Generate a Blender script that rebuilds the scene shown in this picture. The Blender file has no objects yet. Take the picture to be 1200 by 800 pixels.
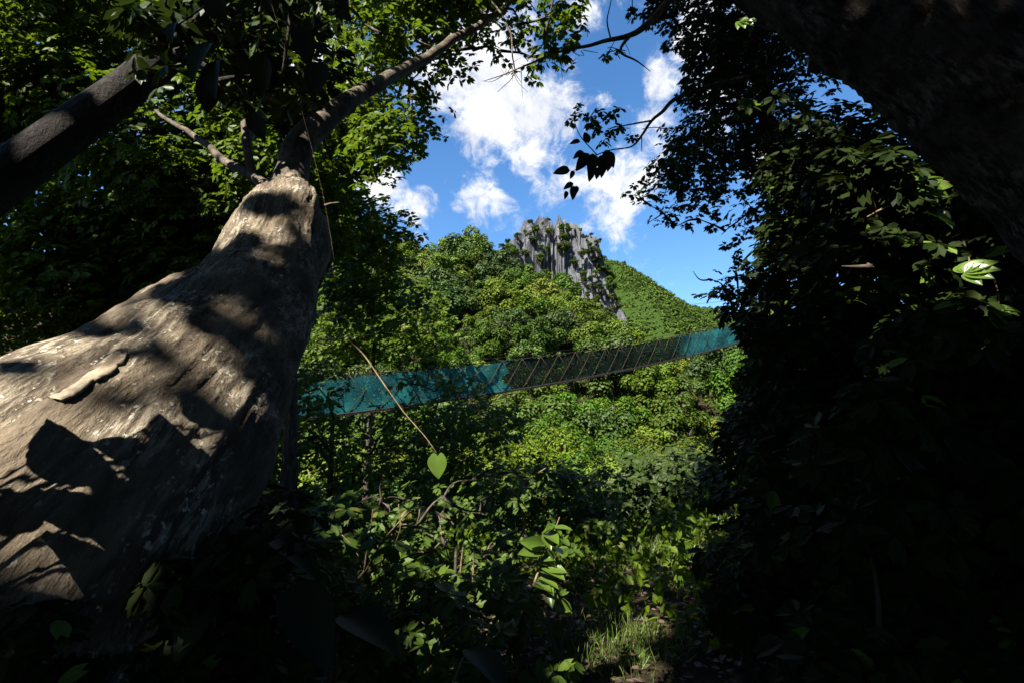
import bpy, math, random
import numpy as np
rng = np.random.default_rng(7); random.seed(7)
R = math.radians
scene = bpy.context.scene
col = scene.collection

# ------------------------------------------------------------------ camera
PITCH = R(10.0); CAM = np.array([0.0, 0.0, 1.7]); F = 600.0      # F: focal length in pixels of the 1200 px wide photograph
cd = bpy.data.cameras.new('camera'); cd.lens = 18.0; cd.sensor_width = 36.0
cd.clip_start = 0.05; cd.clip_end = 8000
cam = bpy.data.objects.new('camera', cd); col.objects.link(cam)
cam.location = CAM; cam.rotation_euler = (R(90) + PITCH, 0, 0); scene.camera = cam

# ------------------------------------------------------------------ sun, sky, exposure
S = np.array([-0.45, -0.62, 0.80]); S /= np.linalg.norm(S)          # towards the sun
SUN_EL = math.asin(S[2]); SUN_AZ = math.atan2(S[0], S[1])
sl = bpy.data.lights.new('sun', 'SUN'); sl.energy = 5.0; sl.angle = R(0.5); sl.color = (1.0, 0.95, 0.86)
so = bpy.data.objects.new('sun', sl); col.objects.link(so)
from mathutils import Vector
so.rotation_euler = Vector(tuple(S)).to_track_quat('Z', 'Y').to_euler()
scene.view_settings.view_transform = 'Standard'; scene.view_settings.look = 'None'
scene.view_settings.gamma = 1.0; scene.view_settings.exposure = 2.3
scene.view_settings.use_curve_mapping = False
scene.cycles.max_bounces = 5; scene.cycles.diffuse_bounces = 2; scene.cycles.glossy_bounces = 2
scene.cycles.transmission_bounces = 3; scene.cycles.transparent_max_bounces = 12
scene.cycles.sample_clamp_indirect = 3.0
scene.cycles.use_denoising = True

def ray(px, py):
    u = (px - 600) / F; v = -(py - 400) / F; c, s = math.cos(PITCH), math.sin(PITCH)
    return np.array([u, c - s * v, s + c * v])
def P(px, py, D): return CAM + ray(px, py) * D
def proj(Q):
    Q = np.atleast_2d(Q) - CAM; c, s = math.cos(PITCH), math.sin(PITCH)
    d = Q[:, 1] * c + Q[:, 2] * s; v = -Q[:, 1] * s + Q[:, 2] * c
    d = np.where(np.abs(d) < 1e-3, 1e-3, d)
    return 600 + F * Q[:, 0] / d, 400 - F * v / d, d

class NT:
    """small node helper"""
    def __init__(s, tree): s.t = tree; s.n = tree.nodes; s.l = tree.links
    def new(s, typ, **kw):
        nd = s.n.new(typ)
        for k, v in kw.items():
            if k.startswith('i_'):
                key = k[2:]; key = int(key) if key.isdigit() else key.replace('_', ' ')
                s.put(nd.inputs[key], v)
            else: setattr(nd, k, v)
        return nd
    def put(s, sock, v):
        if isinstance(v, bpy.types.NodeSocket): s.l.new(v, sock)
        else:
            if sock.type == 'RGBA' and len(v) == 3: v = (*v, 1)
            sock.default_value = v
    def math(s, op, a, b=0.0, c=0.0, clamp=False):
        nd = s.n.new('ShaderNodeMath'); nd.operation = op; nd.use_clamp = clamp
        s.put(nd.inputs[0], a); s.put(nd.inputs[1], b); s.put(nd.inputs[2], c); return nd.outputs[0]
    def mix(s, f, a, b):
        nd = s.n.new('ShaderNodeMix'); nd.data_type = 'RGBA'; s.put(nd.inputs[0], f); s.put(nd.inputs[6], a); s.put(nd.inputs[7], b); return nd.outputs[2]
    def noise(s, vec, scale, detail=4, rough=0.55, dist=0.0):
        nd = s.new('ShaderNodeTexNoise', i_Scale=scale, i_Detail=detail, i_Roughness=rough, i_Distortion=dist)
        if vec is not None: s.l.new(vec, nd.inputs['Vector'])
        return nd.outputs[0]
    def ramp(s, f, a, b, smooth=True):
        nd = s.n.new('ShaderNodeMapRange'); nd.interpolation_type = 'SMOOTHSTEP' if smooth else 'LINEAR'
        s.put(nd.inputs[0], f); s.put(nd.inputs[1], a); s.put(nd.inputs[2], b); nd.inputs[3].default_value = 0; nd.inputs[4].default_value = 1
        return nd.outputs[0]
    def mapping(s, vec, scale=(1, 1, 1), rot=(0, 0, 0), loc=(0, 0, 0)):
        nd = s.new('ShaderNodeMapping'); s.l.new(vec, nd.inputs[0]); nd.inputs[1].default_value = loc; nd.inputs[2].default_value = rot; nd.inputs[3].default_value = scale
        return nd.outputs[0]

# world: Nishita sky with cumulus drifting in it
SKY_STRENGTH = 0.05
w = bpy.data.worlds.new('World'); scene.world = w; w.use_nodes = True
N = NT(w.node_tree); N.n.clear()
sky = N.new('ShaderNodeTexSky'); sky.sky_type = 'NISHITA'; sky.sun_disc = False
sky.sun_elevation = SUN_EL; sky.sun_rotation = SUN_AZ; sky.altitude = 800; sky.air_density = 1.0; sky.dust_density = 0.2; sky.ozone_density = 3.0
tc = N.new('ShaderNodeTexCoord'); dirv = tc.outputs['Generated']
# (px, py, radius px, weight)
blobs = [(560, 60, 62, 1.0), (585, 105, 70, 1.0), (640, 130, 62, 1.0), (560, 150, 46, .9), (630, 175, 38, .8), (520, 95, 60, .9), (700, 120, 28, .55),
         (690, 15, 34, .5), (770, 100, 26, .75), (760, 150, 45, .7), (815, 45, 30, .8), (445, 215, 34, .95), (488, 248, 40, .80), (560, 232, 34, .62), (560, 262, 26, .6), (630, 205, 24, .6), (665, 215, 44, .78),
         (715, 235, 60, .80), (745, 200, 44, .8), (700, 255, 36, .66), (535, 243, 14, .62), (497, 178, 16, .5), (850, 120, 60, .85), (905, 190, 50, .85), (300, 120, 120, .8), (380, 60, 80, .8), (120, 40, 120, .6), (640, -150, 150, .8), (900, -60, 120, .8)]
acc = None
for bx, by, br, bw in blobs:
    d = ray(bx, by); d = d / np.linalg.norm(d); a = br / F * (1 / np.linalg.norm(ray(bx, by)))
    dp = N.new('ShaderNodeVectorMath', operation='DISTANCE'); N.l.new(dirv, dp.inputs[0]); dp.inputs[1].default_value = tuple(d)
    m = N.ramp(dp.outputs['Value'], a * 1.7, a * 0.0)
    m = N.math('MULTIPLY', m, bw)
    acc = m if acc is None else N.math('SMOOTH_MAX', acc, m, .25)
n1 = N.noise(dirv, 7.0, 8, 0.62, 0.4); n2 = N.noise(dirv, 22.0, 8, 0.7, 0.5); n3 = N.noise(N.mapping(dirv, loc=(.07, .02, .05)), 7.0, 8, .62, .4)
body = N.math('ADD', acc, N.math('MULTIPLY', N.math('SUBTRACT', n1, 0.5), 1.7))
body = N.math('ADD', body, N.math('MULTIPLY', N.math('SUBTRACT', n2, 0.5), 1.3))
fac = N.math('MULTIPLY', N.ramp(body, 0.34, 0.85), N.ramp(acc, 0.02, 0.3))
shade = N.ramp(N.math('SUBTRACT', n3, n1), -0.03, 0.16)
ccol = N.mix(shade, (4.5, 4.55, 4.7), (3.4, 3.55, 3.95))
skyc = N.new('ShaderNodeHueSaturation', i_Saturation=1.2, i_Value=1.04); N.l.new(sky.outputs[0], skyc.inputs['Color'])
bg = N.new('ShaderNodeBackground', i_Strength=SKY_STRENGTH); N.l.new(N.mix(fac, skyc.outputs[0], ccol), bg.inputs[0])
N.l.new(bg.outputs[0], N.new('ShaderNodeOutputWorld').inputs[0])

# ------------------------------------------------------------------ helpers
def hsh(i, j, k):
    h = (i * 374761393 + j * 668265263 + k * 2147483647 ^ 0x5bf03635) & 0xffffffff
    h = ((h ^ (h >> 13)) * 1274126177) & 0xffffffff; h = (h ^ (h >> 16)) & 0xffffffff
    return h / 4294967295.0
def vnoise(p):
    p = np.asarray(p, float); i = np.floor(p).astype(np.int64); f = p - i; f = f * f * (3 - 2 * f); r = 0
    for a in (0, 1):
        for b in (0, 1):
            for c in (0, 1):
                wt = (f[..., 0] if a else 1 - f[..., 0]) * (f[..., 1] if b else 1 - f[..., 1]) * (f[..., 2] if c else 1 - f[..., 2])
                r = r + wt * hsh(i[..., 0] + a, i[..., 1] + b, i[..., 2] + c)
    return r * 2 - 1
def fbm(p, o=4, g=0.5):
    p = np.asarray(p, float); r = 0; a = 1
    for k in range(o): r = r + a * vnoise(p * 2 ** k + k * 17.3); a *= g
    return r
def unit(v): return v / (np.linalg.norm(v, axis=-1, keepdims=True) + 1e-9)
def sstep(a, b, x): t = np.clip((x - a) / (b - a), 0, 1); return t * t * (3 - 2 * t)

def link(o, parent=None):
    col.objects.link(o)
    if parent is not None: o.parent = parent
    return o
def grain(o, pts, seg, rad):
    """coordinates that run along a trunk, for bark that follows it"""
    th = np.linspace(0, 2 * np.pi, seg, endpoint=False); s = np.concatenate([[0], np.cumsum(np.linalg.norm(np.diff(pts, axis=0), axis=1))])
    G = np.stack([np.cos(th)[None] * rad[:, None], np.sin(th)[None] * rad[:, None], s[:, None] + 0 * th[None]], -1).reshape(-1, 3); G = np.vstack([G, [0, 0, 0], [0, 0, s[-1]]]).astype(np.float32)
    at = o.data.attributes.new('grain', 'FLOAT_VECTOR', 'POINT'); at.data.foreach_set('vector', G.ravel())
def mesh_np(name, V, Fc, mat, parent=None, smooth=False):
    """V (n,3), Fc (m,k) with one k"""
    me = bpy.data.meshes.new(name); V = np.asarray(V, np.float32); Fc = np.asarray(Fc, np.int32); m, k = Fc.shape
    me.vertices.add(len(V)); me.vertices.foreach_set('co', V.ravel())
    me.loops.add(m * k); me.loops.foreach_set('vertex_index', Fc.ravel())
    me.polygons.add(m); me.polygons.foreach_set('loop_start', np.arange(m, dtype=np.int32) * k)
    me.update(calc_edges=True); me.polygons.foreach_set('use_smooth', np.full(m, smooth)); me.materials.append(mat); me.validate()
    return link(bpy.data.objects.new(name, me), parent)
def tag(o, label=None, cat=None, group=None, kind=None):
    if label: o['label'] = label
    if cat: o['category'] = cat
    if group: o['group'] = group
    if kind: o['kind'] = kind
    return o
def empty(name, loc, label, cat, group=None):
    o = bpy.data.objects.new(name, None); col.objects.link(o); o.location = tuple(loc); o.empty_display_size = 0.2
    o.matrix_basis.translation = Vector(tuple(loc)); return tag(o, label, cat, group)

class Geo:
    """collects tubes as quads"""
    def __init__(s): s.V = []; s.F = []; s.n = 0
    def add(s, V, Fc): s.V.append(V); s.F.append(np.asarray(Fc) + s.n); s.n += len(V)
    def tube(s, pts, rad, seg=8, res=0, wob=0.0, caps=True):
        V, Fc = tube(pts, rad, seg, res, wob, caps); s.add(V, Fc)
    def box(s, c, ax, ay, az):
        c, ax, ay, az = map(np.asarray, (c, ax, ay, az))
        V = np.array([c + i * ax + j * ay + k * az for i in (-1, 1) for j in (-1, 1) for k in (-1, 1)])
        s.add(V, [[0, 1, 3, 2], [4, 6, 7, 5], [0, 4, 5, 1], [2, 3, 7, 6], [0, 2, 6, 4], [1, 5, 7, 3]])
    def build(s, name, mat, parent=None, off=(0, 0, 0), smooth=True):
        return mesh_np(name, np.concatenate(s.V) - np.asarray(off), np.concatenate(s.F), mat, parent, smooth)
def resample(pts, rad, res):
    pts = np.asarray(pts, float); rad = np.asarray(rad, float)
    if res and len(pts) > 2:
        Q = np.vstack([2 * pts[0] - pts[1], pts, 2 * pts[-1] - pts[-2]]); out = []; ro = []
        for i in range(len(pts) - 1):
            p0, p1, p2, p3 = Q[i:i + 4]
            for t in np.linspace(0, 1, res, endpoint=False):
                out.append(.5 * (2 * p1 + (p2 - p0) * t + (2 * p0 - 5 * p1 + 4 * p2 - p3) * t * t + (3 * p1 - p0 - 3 * p2 + p3) * t ** 3)); ro.append(rad[i] + (rad[i + 1] - rad[i]) * t)
        out.append(pts[-1]); ro.append(rad[-1]); pts = np.array(out); rad = np.array(ro)
    return pts, rad
def frames(pts):
    T = unit(np.gradient(pts, axis=0)); up = np.array([0, 0, 1.]) if abs(T[0, 2]) < .9 else np.array([1., 0, 0])
    A = np.zeros_like(T); a = unit(np.cross(up, T[0])); 
    for i in range(len(T)): a = unit(a - T[i] * np.dot(a, T[i])); A[i] = a
    return T, A, np.cross(T, A)
def tube(pts, rad, seg=8, res=0, wob=0.0, caps=True, disp=None):
    pts, rad = resample(pts, rad, res); T, A, B = frames(pts); th = np.linspace(0, 2 * np.pi, seg, endpoint=False)
    if wob: pts = pts + fbm(pts * 3 + 5.1, 2)[:, None] * A * wob + fbm(pts * 3 + 9.1, 2)[:, None] * B * wob
    nrm = np.cos(th)[None, :, None] * A[:, None] + np.sin(th)[None, :, None] * B[:, None]
    rr = rad[:, None] * np.ones(seg)
    if disp is not None: rr = rr + disp(pts[:, None] + nrm * rr[..., None], th, np.arange(len(pts)))
    V = (pts[:, None] + nrm * rr[..., None]).reshape(-1, 3); n = len(pts)
    i = np.arange(n - 1)[:, None] * seg; j = np.arange(seg)[None]; j2 = (j + 1) % seg
    Fc = np.stack([i + j, i + j2, i + seg + j2, i + seg + j], -1).reshape(-1, 4)
    if caps:
        b = len(V); V = np.vstack([V, pts[0], pts[-1]]); ex = []
        for k in range(0, seg, 2):
            a1, a2, a3 = k, (k + 1) % seg, (k + 2) % seg; ex.append([b, a3, a2, a1]); o = (n - 1) * seg; ex.append([b + 1, o + a1, o + a2, o + a3])
        Fc = np.vstack([Fc, ex])
    return V, Fc

# ---- leaf templates: (along, across, lift), quads
def tpl(kind):
    if kind == 'diamond': return np.array([(0, 0, 0), (.45, .3, .04), (1, 0, -.05), (.45, -.3, .04)]), np.array([[0, 3, 2, 1]])
    if kind == 'leaf':   # folded, pointed leaf
        v = [(0, 0, 0), (.25, 0, -.02), (.6, 0, -.03), (1, 0, -.16), (.15, .17, .03), (.5, .25, .05), (.82, .13, -.02), (.15, -.17, .03), (.5, -.25, .05), (.82, -.13, -.02)]
        f = [(0, 1, 4, 4), (1, 2, 5, 4), (2, 3, 6, 5), (0, 7, 1, 1), (1, 7, 8, 2), (2, 8, 9, 3)]
        return np.array(v), np.array([(0, 1, 5, 4), (1, 2, 6, 5), (2, 3, 6, 2)][0:2] + [(0, 7, 8, 1), (1, 8, 9, 2)] + [(2, 3, 3, 6)][0:0])
    if kind == 'big':    # broad smooth leaf with midrib fold, curved along its length
        xs = np.linspace(0, 1, 9); wd = .29 * np.sin(np.pi * xs ** .72) ** .8; wd[-1] = 0.002; wd[0] = .004
        V = []; Fc = []
        for x, q in zip(xs, wd):
            z = -.28 * x * x; V += [(x, q, z + q * .35), (x, q * .5, z + q * .12), (x, 0, z), (x, -q * .5, z + q * .12), (x, -q, z + q * .35)]
        for i in range(8):
            for j in range(4): a = i * 5 + j; Fc.append((a, a + 5, a + 6, a + 1))
        return np.array(V), np.array(Fc)
    if kind == 'heart':
        xs = np.linspace(0, 1, 11); V = []; Fc = []
        for x in xs:
            q = .46 * math.sin(math.pi * min(1, (x + .06) / 1.06) ** .62) ** .85 if x < 1 else .002; b = -.16 * (1 - x) ** 6
            for k in (-1, -.66, -.33, 0, .33, .66, 1): V.append((x + b * math.sin(abs(k) * 2.4) , q * k, -.12 * x * x + abs(k) * q * .22 + .01 * math.sin(9 * x) * abs(k)))
        for i in range(10):
            for j in range(6): a = i * 7 + j; Fc.append((a, a + 7, a + 8, a + 1))
        return np.array(V), np.array(Fc)
    if kind == 'blade':
        return np.array([(0, .02, 0), (0, -.02, 0), (.4, .022, .12), (.4, -.022, .12), (.8, .014, .1), (.8, -.014, .1), (1, .001, .0), (1, -.001, .0)]), np.array([(0, 1, 3, 2), (2, 3, 5, 4), (4, 5, 7, 6)])
TP = {k: tpl(k) for k in ('diamond', 'leaf', 'big', 'heart', 'blade')}
def leaf_arrays(C, U, Nn, size, kind):
    tv, tf = TP[kind]; n = len(C); U = unit(U); V_ = unit(np.cross(Nn, U)); Nn = np.cross(U, V_); s = np.broadcast_to(np.asarray(size, float), (n,))[:, None, None]
    V = C[:, None] + s * (tv[None, :, 0:1] * U[:, None] + tv[None, :, 1:2] * V_[:, None] + tv[None, :, 2:3] * Nn[:, None])
    Fc = tf[None] + (np.arange(n) * len(tv))[:, None, None]
    return V.reshape(-1, 3), Fc.reshape(-1, 4)
def leaf_obj(name, C, U, Nn, size, kind, mat, parent=None, off=(0, 0, 0), smooth=False):
    V, Fc = leaf_arrays(C, U, Nn, size, kind); return mesh_np(name, V - np.asarray(off), Fc, mat, parent, smooth)

def rnd_dir(n): return unit(rng.normal(size=(n, 3)))
def shell(n, up=0.35):
    d = rnd_dir(n * 3); keep = rng.random(n * 3) < (0.45 + 0.55 * np.clip(d[:, 2] + up, 0, 1)); d = d[keep][:n]
    while len(d) < n: d = np.vstack([d, rnd_dir(n - len(d))])
    return d
def rosettes(C, A, size, k=6, droop=.25):
    """C rosette centres, A axes -> leaf bases, directions, normals, sizes"""
    n = len(C); A = unit(A); E1 = unit(np.cross(A, rnd_dir(n))); E2 = np.cross(A, E1); out = [[], [], [], []]
    for i in range(k):
        th = 2 * np.pi * i / k + rng.normal(0, .25, n); dr = droop + rng.normal(0, .18, n)
        U = unit(np.cos(th)[:, None] * E1 + np.sin(th)[:, None] * E2 - dr[:, None] * A); Nn = unit(A + rnd_dir(n) * .35 + dr[:, None] * U)
        out[0].append(C + U * (size * .12)[:, None]); out[1].append(U); out[2].append(Nn); out[3].append(size * rng.uniform(.7, 1.1, n))
    return [np.concatenate(o) for o in out]
def clumps_to_leaves(cc, cr, per, size, k=6, flat=.7, cull=None, droop=.25, tilt=.5):
    """leafy clumps: centres cc, radii cr; per = rosettes per square metre of clump shell"""
    C = []; A = []
    for c, r in zip(cc, cr):
        n = max(3, int(per * r * r)); d = shell(n); q = rng.uniform(.45, 1.05, n) ** .6
        C.append(c + d * np.array([1, 1, flat]) * (r * q)[:, None]); A.append(unit(d * .5 + np.array([0, 0, .35]) + S * .65 + rnd_dir(n) * tilt))
    C = np.concatenate(C); A = np.concatenate(A)
    if cull is not None: m = cull(C); C = C[m]; A = A[m]
    sz = size * rng.uniform(.75, 1.25, len(C))
    return rosettes(C, A, sz, k, droop)

# ------------------------------------------------------------------ materials
def mat(name):
    m = bpy.data.materials.new(name); m.use_nodes = True; T = NT(m.node_tree); T.n.clear(); return m, T, T.new('ShaderNodeOutputMaterial')
LS, BS = .54, .52
def leaf_mat(name, ca, cb, cc=None, trans=.3, rough=.45, hue_obj=0.0, cc_share=.06, spec=.4):
    ca, cb = [tuple(x * LS for x in q) for q in (ca, cb)]; cc = cc and tuple(x * LS for x in cc)
    m, T, out = mat(name); g = T.new('ShaderNodeNewGeometry'); r = g.outputs['Random Per Island']
    c = T.mix(T.ramp(r, 0, .93, False), ca, cb)
    if cc is not None: c = T.mix(T.math('GREATER_THAN', r, 1 - cc_share), c, cc)
    n = T.noise(g.outputs['Position'], .35, 2); c = T.mix(T.math('MULTIPLY', T.ramp(n, .3, .7), .35), c, tuple(x * .6 for x in ca))
    if hue_obj:
        oi = T.new('ShaderNodeObjectInfo'); h = T.new('ShaderNodeHueSaturation')
        T.put(h.inputs['Hue'], T.math('MULTIPLY_ADD', oi.outputs['Random'], hue_obj, .5 - hue_obj * .6)); T.put(h.inputs['Value'], T.math('MULTIPLY_ADD', T.math('FRACT', T.math('MULTIPLY', oi.outputs['Random'], 17.3)), .7, .62)); T.put(h.inputs['Color'], c); c = h.outputs[0]
    p = T.new('ShaderNodeBsdfPrincipled', i_Base_Color=c, i_Roughness=rough); p.inputs['Specular IOR Level'].default_value = spec
    tr = T.new('ShaderNodeBsdfTranslucent'); T.l.new(T.mix(.5, c, tuple(min(1, x * 1.6) for x in cb)), tr.inputs[0])
    mx = T.new('ShaderNodeMixShader', i_0=trans); T.l.new(p.outputs[0], mx.inputs[1]); T.l.new(tr.outputs[0], mx.inputs[2]); T.l.new(mx.outputs[0], out.inputs[0]); return m
def bark_mat(name, base, dark, light, scale=6, streak=(1, 1, .18), lich=.0, bump=.6, dist=.02, rot=(0, 0, 0), grain=False):
    base, dark, light = [tuple(x * BS for x in q) for q in (base, dark, light)]
    m, T, out = mat(name); tcx = T.new('ShaderNodeTexCoord').outputs['Object']
    if grain: tcx = T.new('ShaderNodeAttribute', attribute_name='grain').outputs['Vector']
    v = T.mapping(tcx, streak, rot)
    n1 = T.noise(v, scale, 8, .65, .3); n2 = T.noise(tcx, scale * .5, 5, .6); n3 = T.noise(v, scale * 5, 6, .7); n4 = T.noise(tcx, scale * 5, 7, .65)
    c = T.mix(T.ramp(n1, .35, .65), dark, base); c = T.mix(T.math('MULTIPLY', T.math('MULTIPLY', T.ramp(n2, .42, .62), T.ramp(n3, .45, .62)), .8), c, light)
    c = T.mix(T.math('MULTIPLY', T.ramp(n3, .5, .3), .55), c, dark)
    if lich: c = T.mix(T.math('MULTIPLY', T.ramp(n4, 1 - lich, 1.03 - lich), T.ramp(n2, .42, .6)), c, (.46, .42, .34))
    p = T.new('ShaderNodeBsdfPrincipled', i_Base_Color=c, i_Roughness=.9); p.inputs['Specular IOR Level'].default_value = .15
    h = T.math('ADD', T.math('MULTIPLY', n1, 1.0), T.math('ADD', T.math('MULTIPLY', n3, .45), T.math('MULTIPLY', n4, .6)))
    b = T.new('ShaderNodeBump', i_Strength=bump, i_Distance=dist); T.l.new(h, b.inputs['Height']); T.l.new(b.outputs[0], p.inputs['Normal'])
    T.l.new(p.outputs[0], out.inputs[0]); return m
M = {}
M['leaf_hill'] = leaf_mat('hill_foliage', (.042, .088, .003), (.095, .165, .006), (.17, .16, .04), trans=.10, rough=.6, hue_obj=.05, cc_share=.04, spec=.12)
M['leaf_hill_yellow'] = leaf_mat('yellow_green_foliage', (.062, .110, .003), (.125, .19, .006), (.18, .16, .04), trans=.12, rough=.6, hue_obj=.05, cc_share=.06, spec=.2)
M['leaf_hill_deep'] = leaf_mat('deep_green_foliage', (.024, .058, .004), (.060, .115, .006), (.12, .13, .03), trans=.08, rough=.6, hue_obj=.05, cc_share=.03, spec=.2)
M['leaf_far'] = leaf_mat('distant_foliage', (.035, .07, .006), (.075, .125, .012), (.10, .12, .03), trans=.08, rough=.7, cc_share=.05, spec=.1)
HILLM = ['leaf_hill_yellow', 'leaf_hill', 'leaf_hill_deep']
M['leaf_mid'] = leaf_mat('mid_foliage', (.050, .095, .004), (.13, .20, .008), (.18, .2, .05), trans=.42, rough=.5, spec=.15)
M['leaf_near'] = leaf_mat('near_foliage', (.04, .08, .010), (.10, .16, .018), (.16, .16, .03), trans=.3, rough=.5, spec=.15)
M['leaf_bank_shaded'] = leaf_mat('bank_foliage_shaded', (.010, .020, .004), (.028, .042, .008), (.12, .19, .03), trans=.15, rough=.5, cc_share=.03, spec=.04)  # near foliage darkened: shade is in the colour, a few leaves coloured sunlit
M['leaf_shaded'] = leaf_mat('shaded_foliage', (.02, .04, .006), (.045, .07, .010), trans=.15, rough=.5, spec=.12)  # leaf colour lowered to stand in for shade on these crowns
M['leaf_bright'] = leaf_mat('bright_leaf', (.09, .16, .02), (.15, .24, .03), trans=.4, rough=.35)  # lighter green also carries the sun on the bank's lit leaves
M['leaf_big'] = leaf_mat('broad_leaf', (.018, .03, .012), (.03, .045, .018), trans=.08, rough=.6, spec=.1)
M['grass'] = leaf_mat('grass', (.07, .13, .015), (.15, .22, .03), (.25, .22, .10), trans=.3, rough=.5)
M['litter'] = leaf_mat('leaf_litter', (.05, .03, .018), (.13, .085, .05), trans=.1, rough=.7)
M['dry'] = leaf_mat('dry_leaf', (.10, .07, .03), (.2, .14, .07), trans=.2, rough=.6)
M['bark_left'] = bark_mat('pale_brown_bark', (.29, .225, .15), (.10, .074, .05), (.58, .50, .37), 11, (1, 1, .30), lich=.41, bump=1.0, dist=.03, grain=True)
M['bark_flake'] = bark_mat('pale_bark_flake', (.36, .29, .20), (.12, .09, .06), (.52, .45, .33), 14, (1, 1, .3), bump=.6, dist=.006)
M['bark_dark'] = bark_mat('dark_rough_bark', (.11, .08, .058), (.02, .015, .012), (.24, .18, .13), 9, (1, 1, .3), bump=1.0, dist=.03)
M['bark_shaded'] = bark_mat('shaded_bark', (.035, .026, .02), (.01, .008, .006), (.07, .055, .042), 9, (1, 1, .3), bump=1.0, dist=.03)  # dark bark taken down further: the limb's shade is in its colour
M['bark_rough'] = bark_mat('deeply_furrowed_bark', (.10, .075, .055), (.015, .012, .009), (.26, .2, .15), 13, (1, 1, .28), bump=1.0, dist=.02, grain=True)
M['bark_limb'] = bark_mat('grey_limb_bark', (.16, .125, .09), (.05, .038, .028), (.28, .23, .17), 12, (1, 1, .5), bump=.6, dist=.01)
M['bark_tree'] = bark_mat('forest_tree_bark', (.12, .09, .065), (.03, .024, .02), (.2, .17, .13), 5, (1, 1, .2), bump=.6, dist=.02)
M['twig'] = bark_mat('tan_twig', (.28, .19, .11), (.12, .08, .05), (.4, .3, .19), 30, (1, 1, .3), bump=.3, dist=.002)
M['rope'] = bark_mat('brown_rope', (.085, .06, .035), (.03, .02, .012), (.14, .10, .06), 40, (1, 1, 1), bump=.3, dist=.004)
M['cable'] = bark_mat('dark_steel_cable', (.03, .026, .024), (.015, .012, .01), (.06, .05, .045), 40, (1, 1, 1), bump=.2, dist=.002)
M['plank'] = bark_mat('weathered_plank', (.05, .038, .028), (.02, .016, .013), (.1, .08, .06), 9, (1, .2, 1), bump=.4, dist=.004)
def net_mat(name, ca, cb, hole, cell):
    m, T, out = mat(name); tcx = T.new('ShaderNodeTexCoord').outputs['Object']
    n = T.noise(tcx, 1.6, 4); c = T.mix(T.ramp(n, .35, .65), ca, cb)
    n5 = T.noise(tcx, 9, 4, .7); c = T.mix(T.math('MULTIPLY', T.ramp(n5, .55, .75), .35), c, (.10, .2, .2))
    d = T.new('ShaderNodeBsdfDiffuse', i_Color=c); tr = T.new('ShaderNodeBsdfTranslucent', i_Color=c); mx = T.new('ShaderNodeMixShader', i_0=.42); T.l.new(d.outputs[0], mx.inputs[1]); T.l.new(tr.outputs[0], mx.inputs[2])
    tp = T.new('ShaderNodeBsdfTransparent'); vo = T.new('ShaderNodeTexVoronoi', i_Scale=cell); T.l.new(tcx, vo.inputs[0])
    a = T.math('LESS_THAN', T.math('ADD', vo.outputs['Distance'], T.math('MULTIPLY', T.math('SUBTRACT', n, .5), .35)), hole)
    m2 = T.new('ShaderNodeMixShader'); T.l.new(a, m2.inputs[0]); T.l.new(mx.outputs[0], m2.inputs[1]); T.l.new(tp.outputs[0], m2.inputs[2]); T.l.new(m2.outputs[0], out.inputs[0]); return m
M['net_teal'] = net_mat('teal_netting', (.010, .070, .085), (.022, .155, .16), .42, 24)
M['net_dark'] = net_mat('dark_netting', (.006, .010, .008), (.010, .016, .012), .41, 30)  # near-black colour for the middle stretch of netting
def ground_mat():
    m, T, out = mat('forest_floor'); pos = T.new('ShaderNodeNewGeometry').outputs['Position']
    n1 = T.noise(pos, .6, 6, .6); n2 = T.noise(pos, 9, 8, .7); n3 = T.noise(pos, 40, 6, .7)
    c = T.mix(T.ramp(n1, .4, .6), (.017, .011, .007), (.010, .012, .005)); c = T.mix(T.ramp(n2, .45, .7), c, (.05, .030, .018)); c = T.mix(T.math('MULTIPLY', T.ramp(n3, .5, .7), .5), c, (.02, .016, .012))
    p = T.new('ShaderNodeBsdfPrincipled', i_Base_Color=c, i_Roughness=1.0); p.inputs['Specular IOR Level'].default_value = .05; b = T.new('ShaderNodeBump', i_Strength=.8, i_Distance=.04); T.l.new(T.math('ADD', n2, T.math('MULTIPLY', n3, .5)), b.inputs['Height']); T.l.new(b.outputs[0], p.inputs['Normal']); T.l.new(p.outputs[0], out.inputs[0]); return m
M['ground'] = ground_mat()
M['green_ground'] = M['ground'].copy()
for nd in M['green_ground'].node_tree.nodes:
    if nd.type == 'MIX':
        for q in (6, 7):
            if not nd.inputs[q].is_linked: nd.inputs[q].default_value = (.016, .030, .005, 1)
def rock_mat():
    m, T, out = mat('limestone'); pos = T.new('ShaderNodeNewGeometry').outputs['Position']; v = T.mapping(pos, (1, 1, .12))
    n1 = T.noise(v, .55, 8, .7, .6); n2 = T.noise(pos, .16, 5, .6); n3 = T.noise(v, 2.2, 8, .7); n4 = T.noise(pos, .5, 5, .6)
    c = T.mix(T.ramp(n1, .35, .62), (.02, .022, .026), (.082, .084, .095)); c = T.mix(T.math('MULTIPLY', T.ramp(n3, .5, .32), .7), c, (.03, .03, .034))
    c = T.mix(T.math('MULTIPLY', T.ramp(n2, .56, .66), .6), c, (.15, .12, .08)); c = T.mix(T.math('MULTIPLY', T.ramp(n4, .62, .72), .8), c, (.06, .085, .02))
    p = T.new('ShaderNodeBsdfPrincipled', i_Base_Color=c, i_Roughness=.9); b = T.new('ShaderNodeBump', i_Strength=.9, i_Distance=.8); T.l.new(T.math('ADD', n1, T.math('MULTIPLY', n3, .4)), b.inputs['Height']); T.l.new(b.outputs[0], p.inputs['Normal']); T.l.new(p.outputs[0], out.inputs[0]); return m
M['rock'] = rock_mat()

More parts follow.
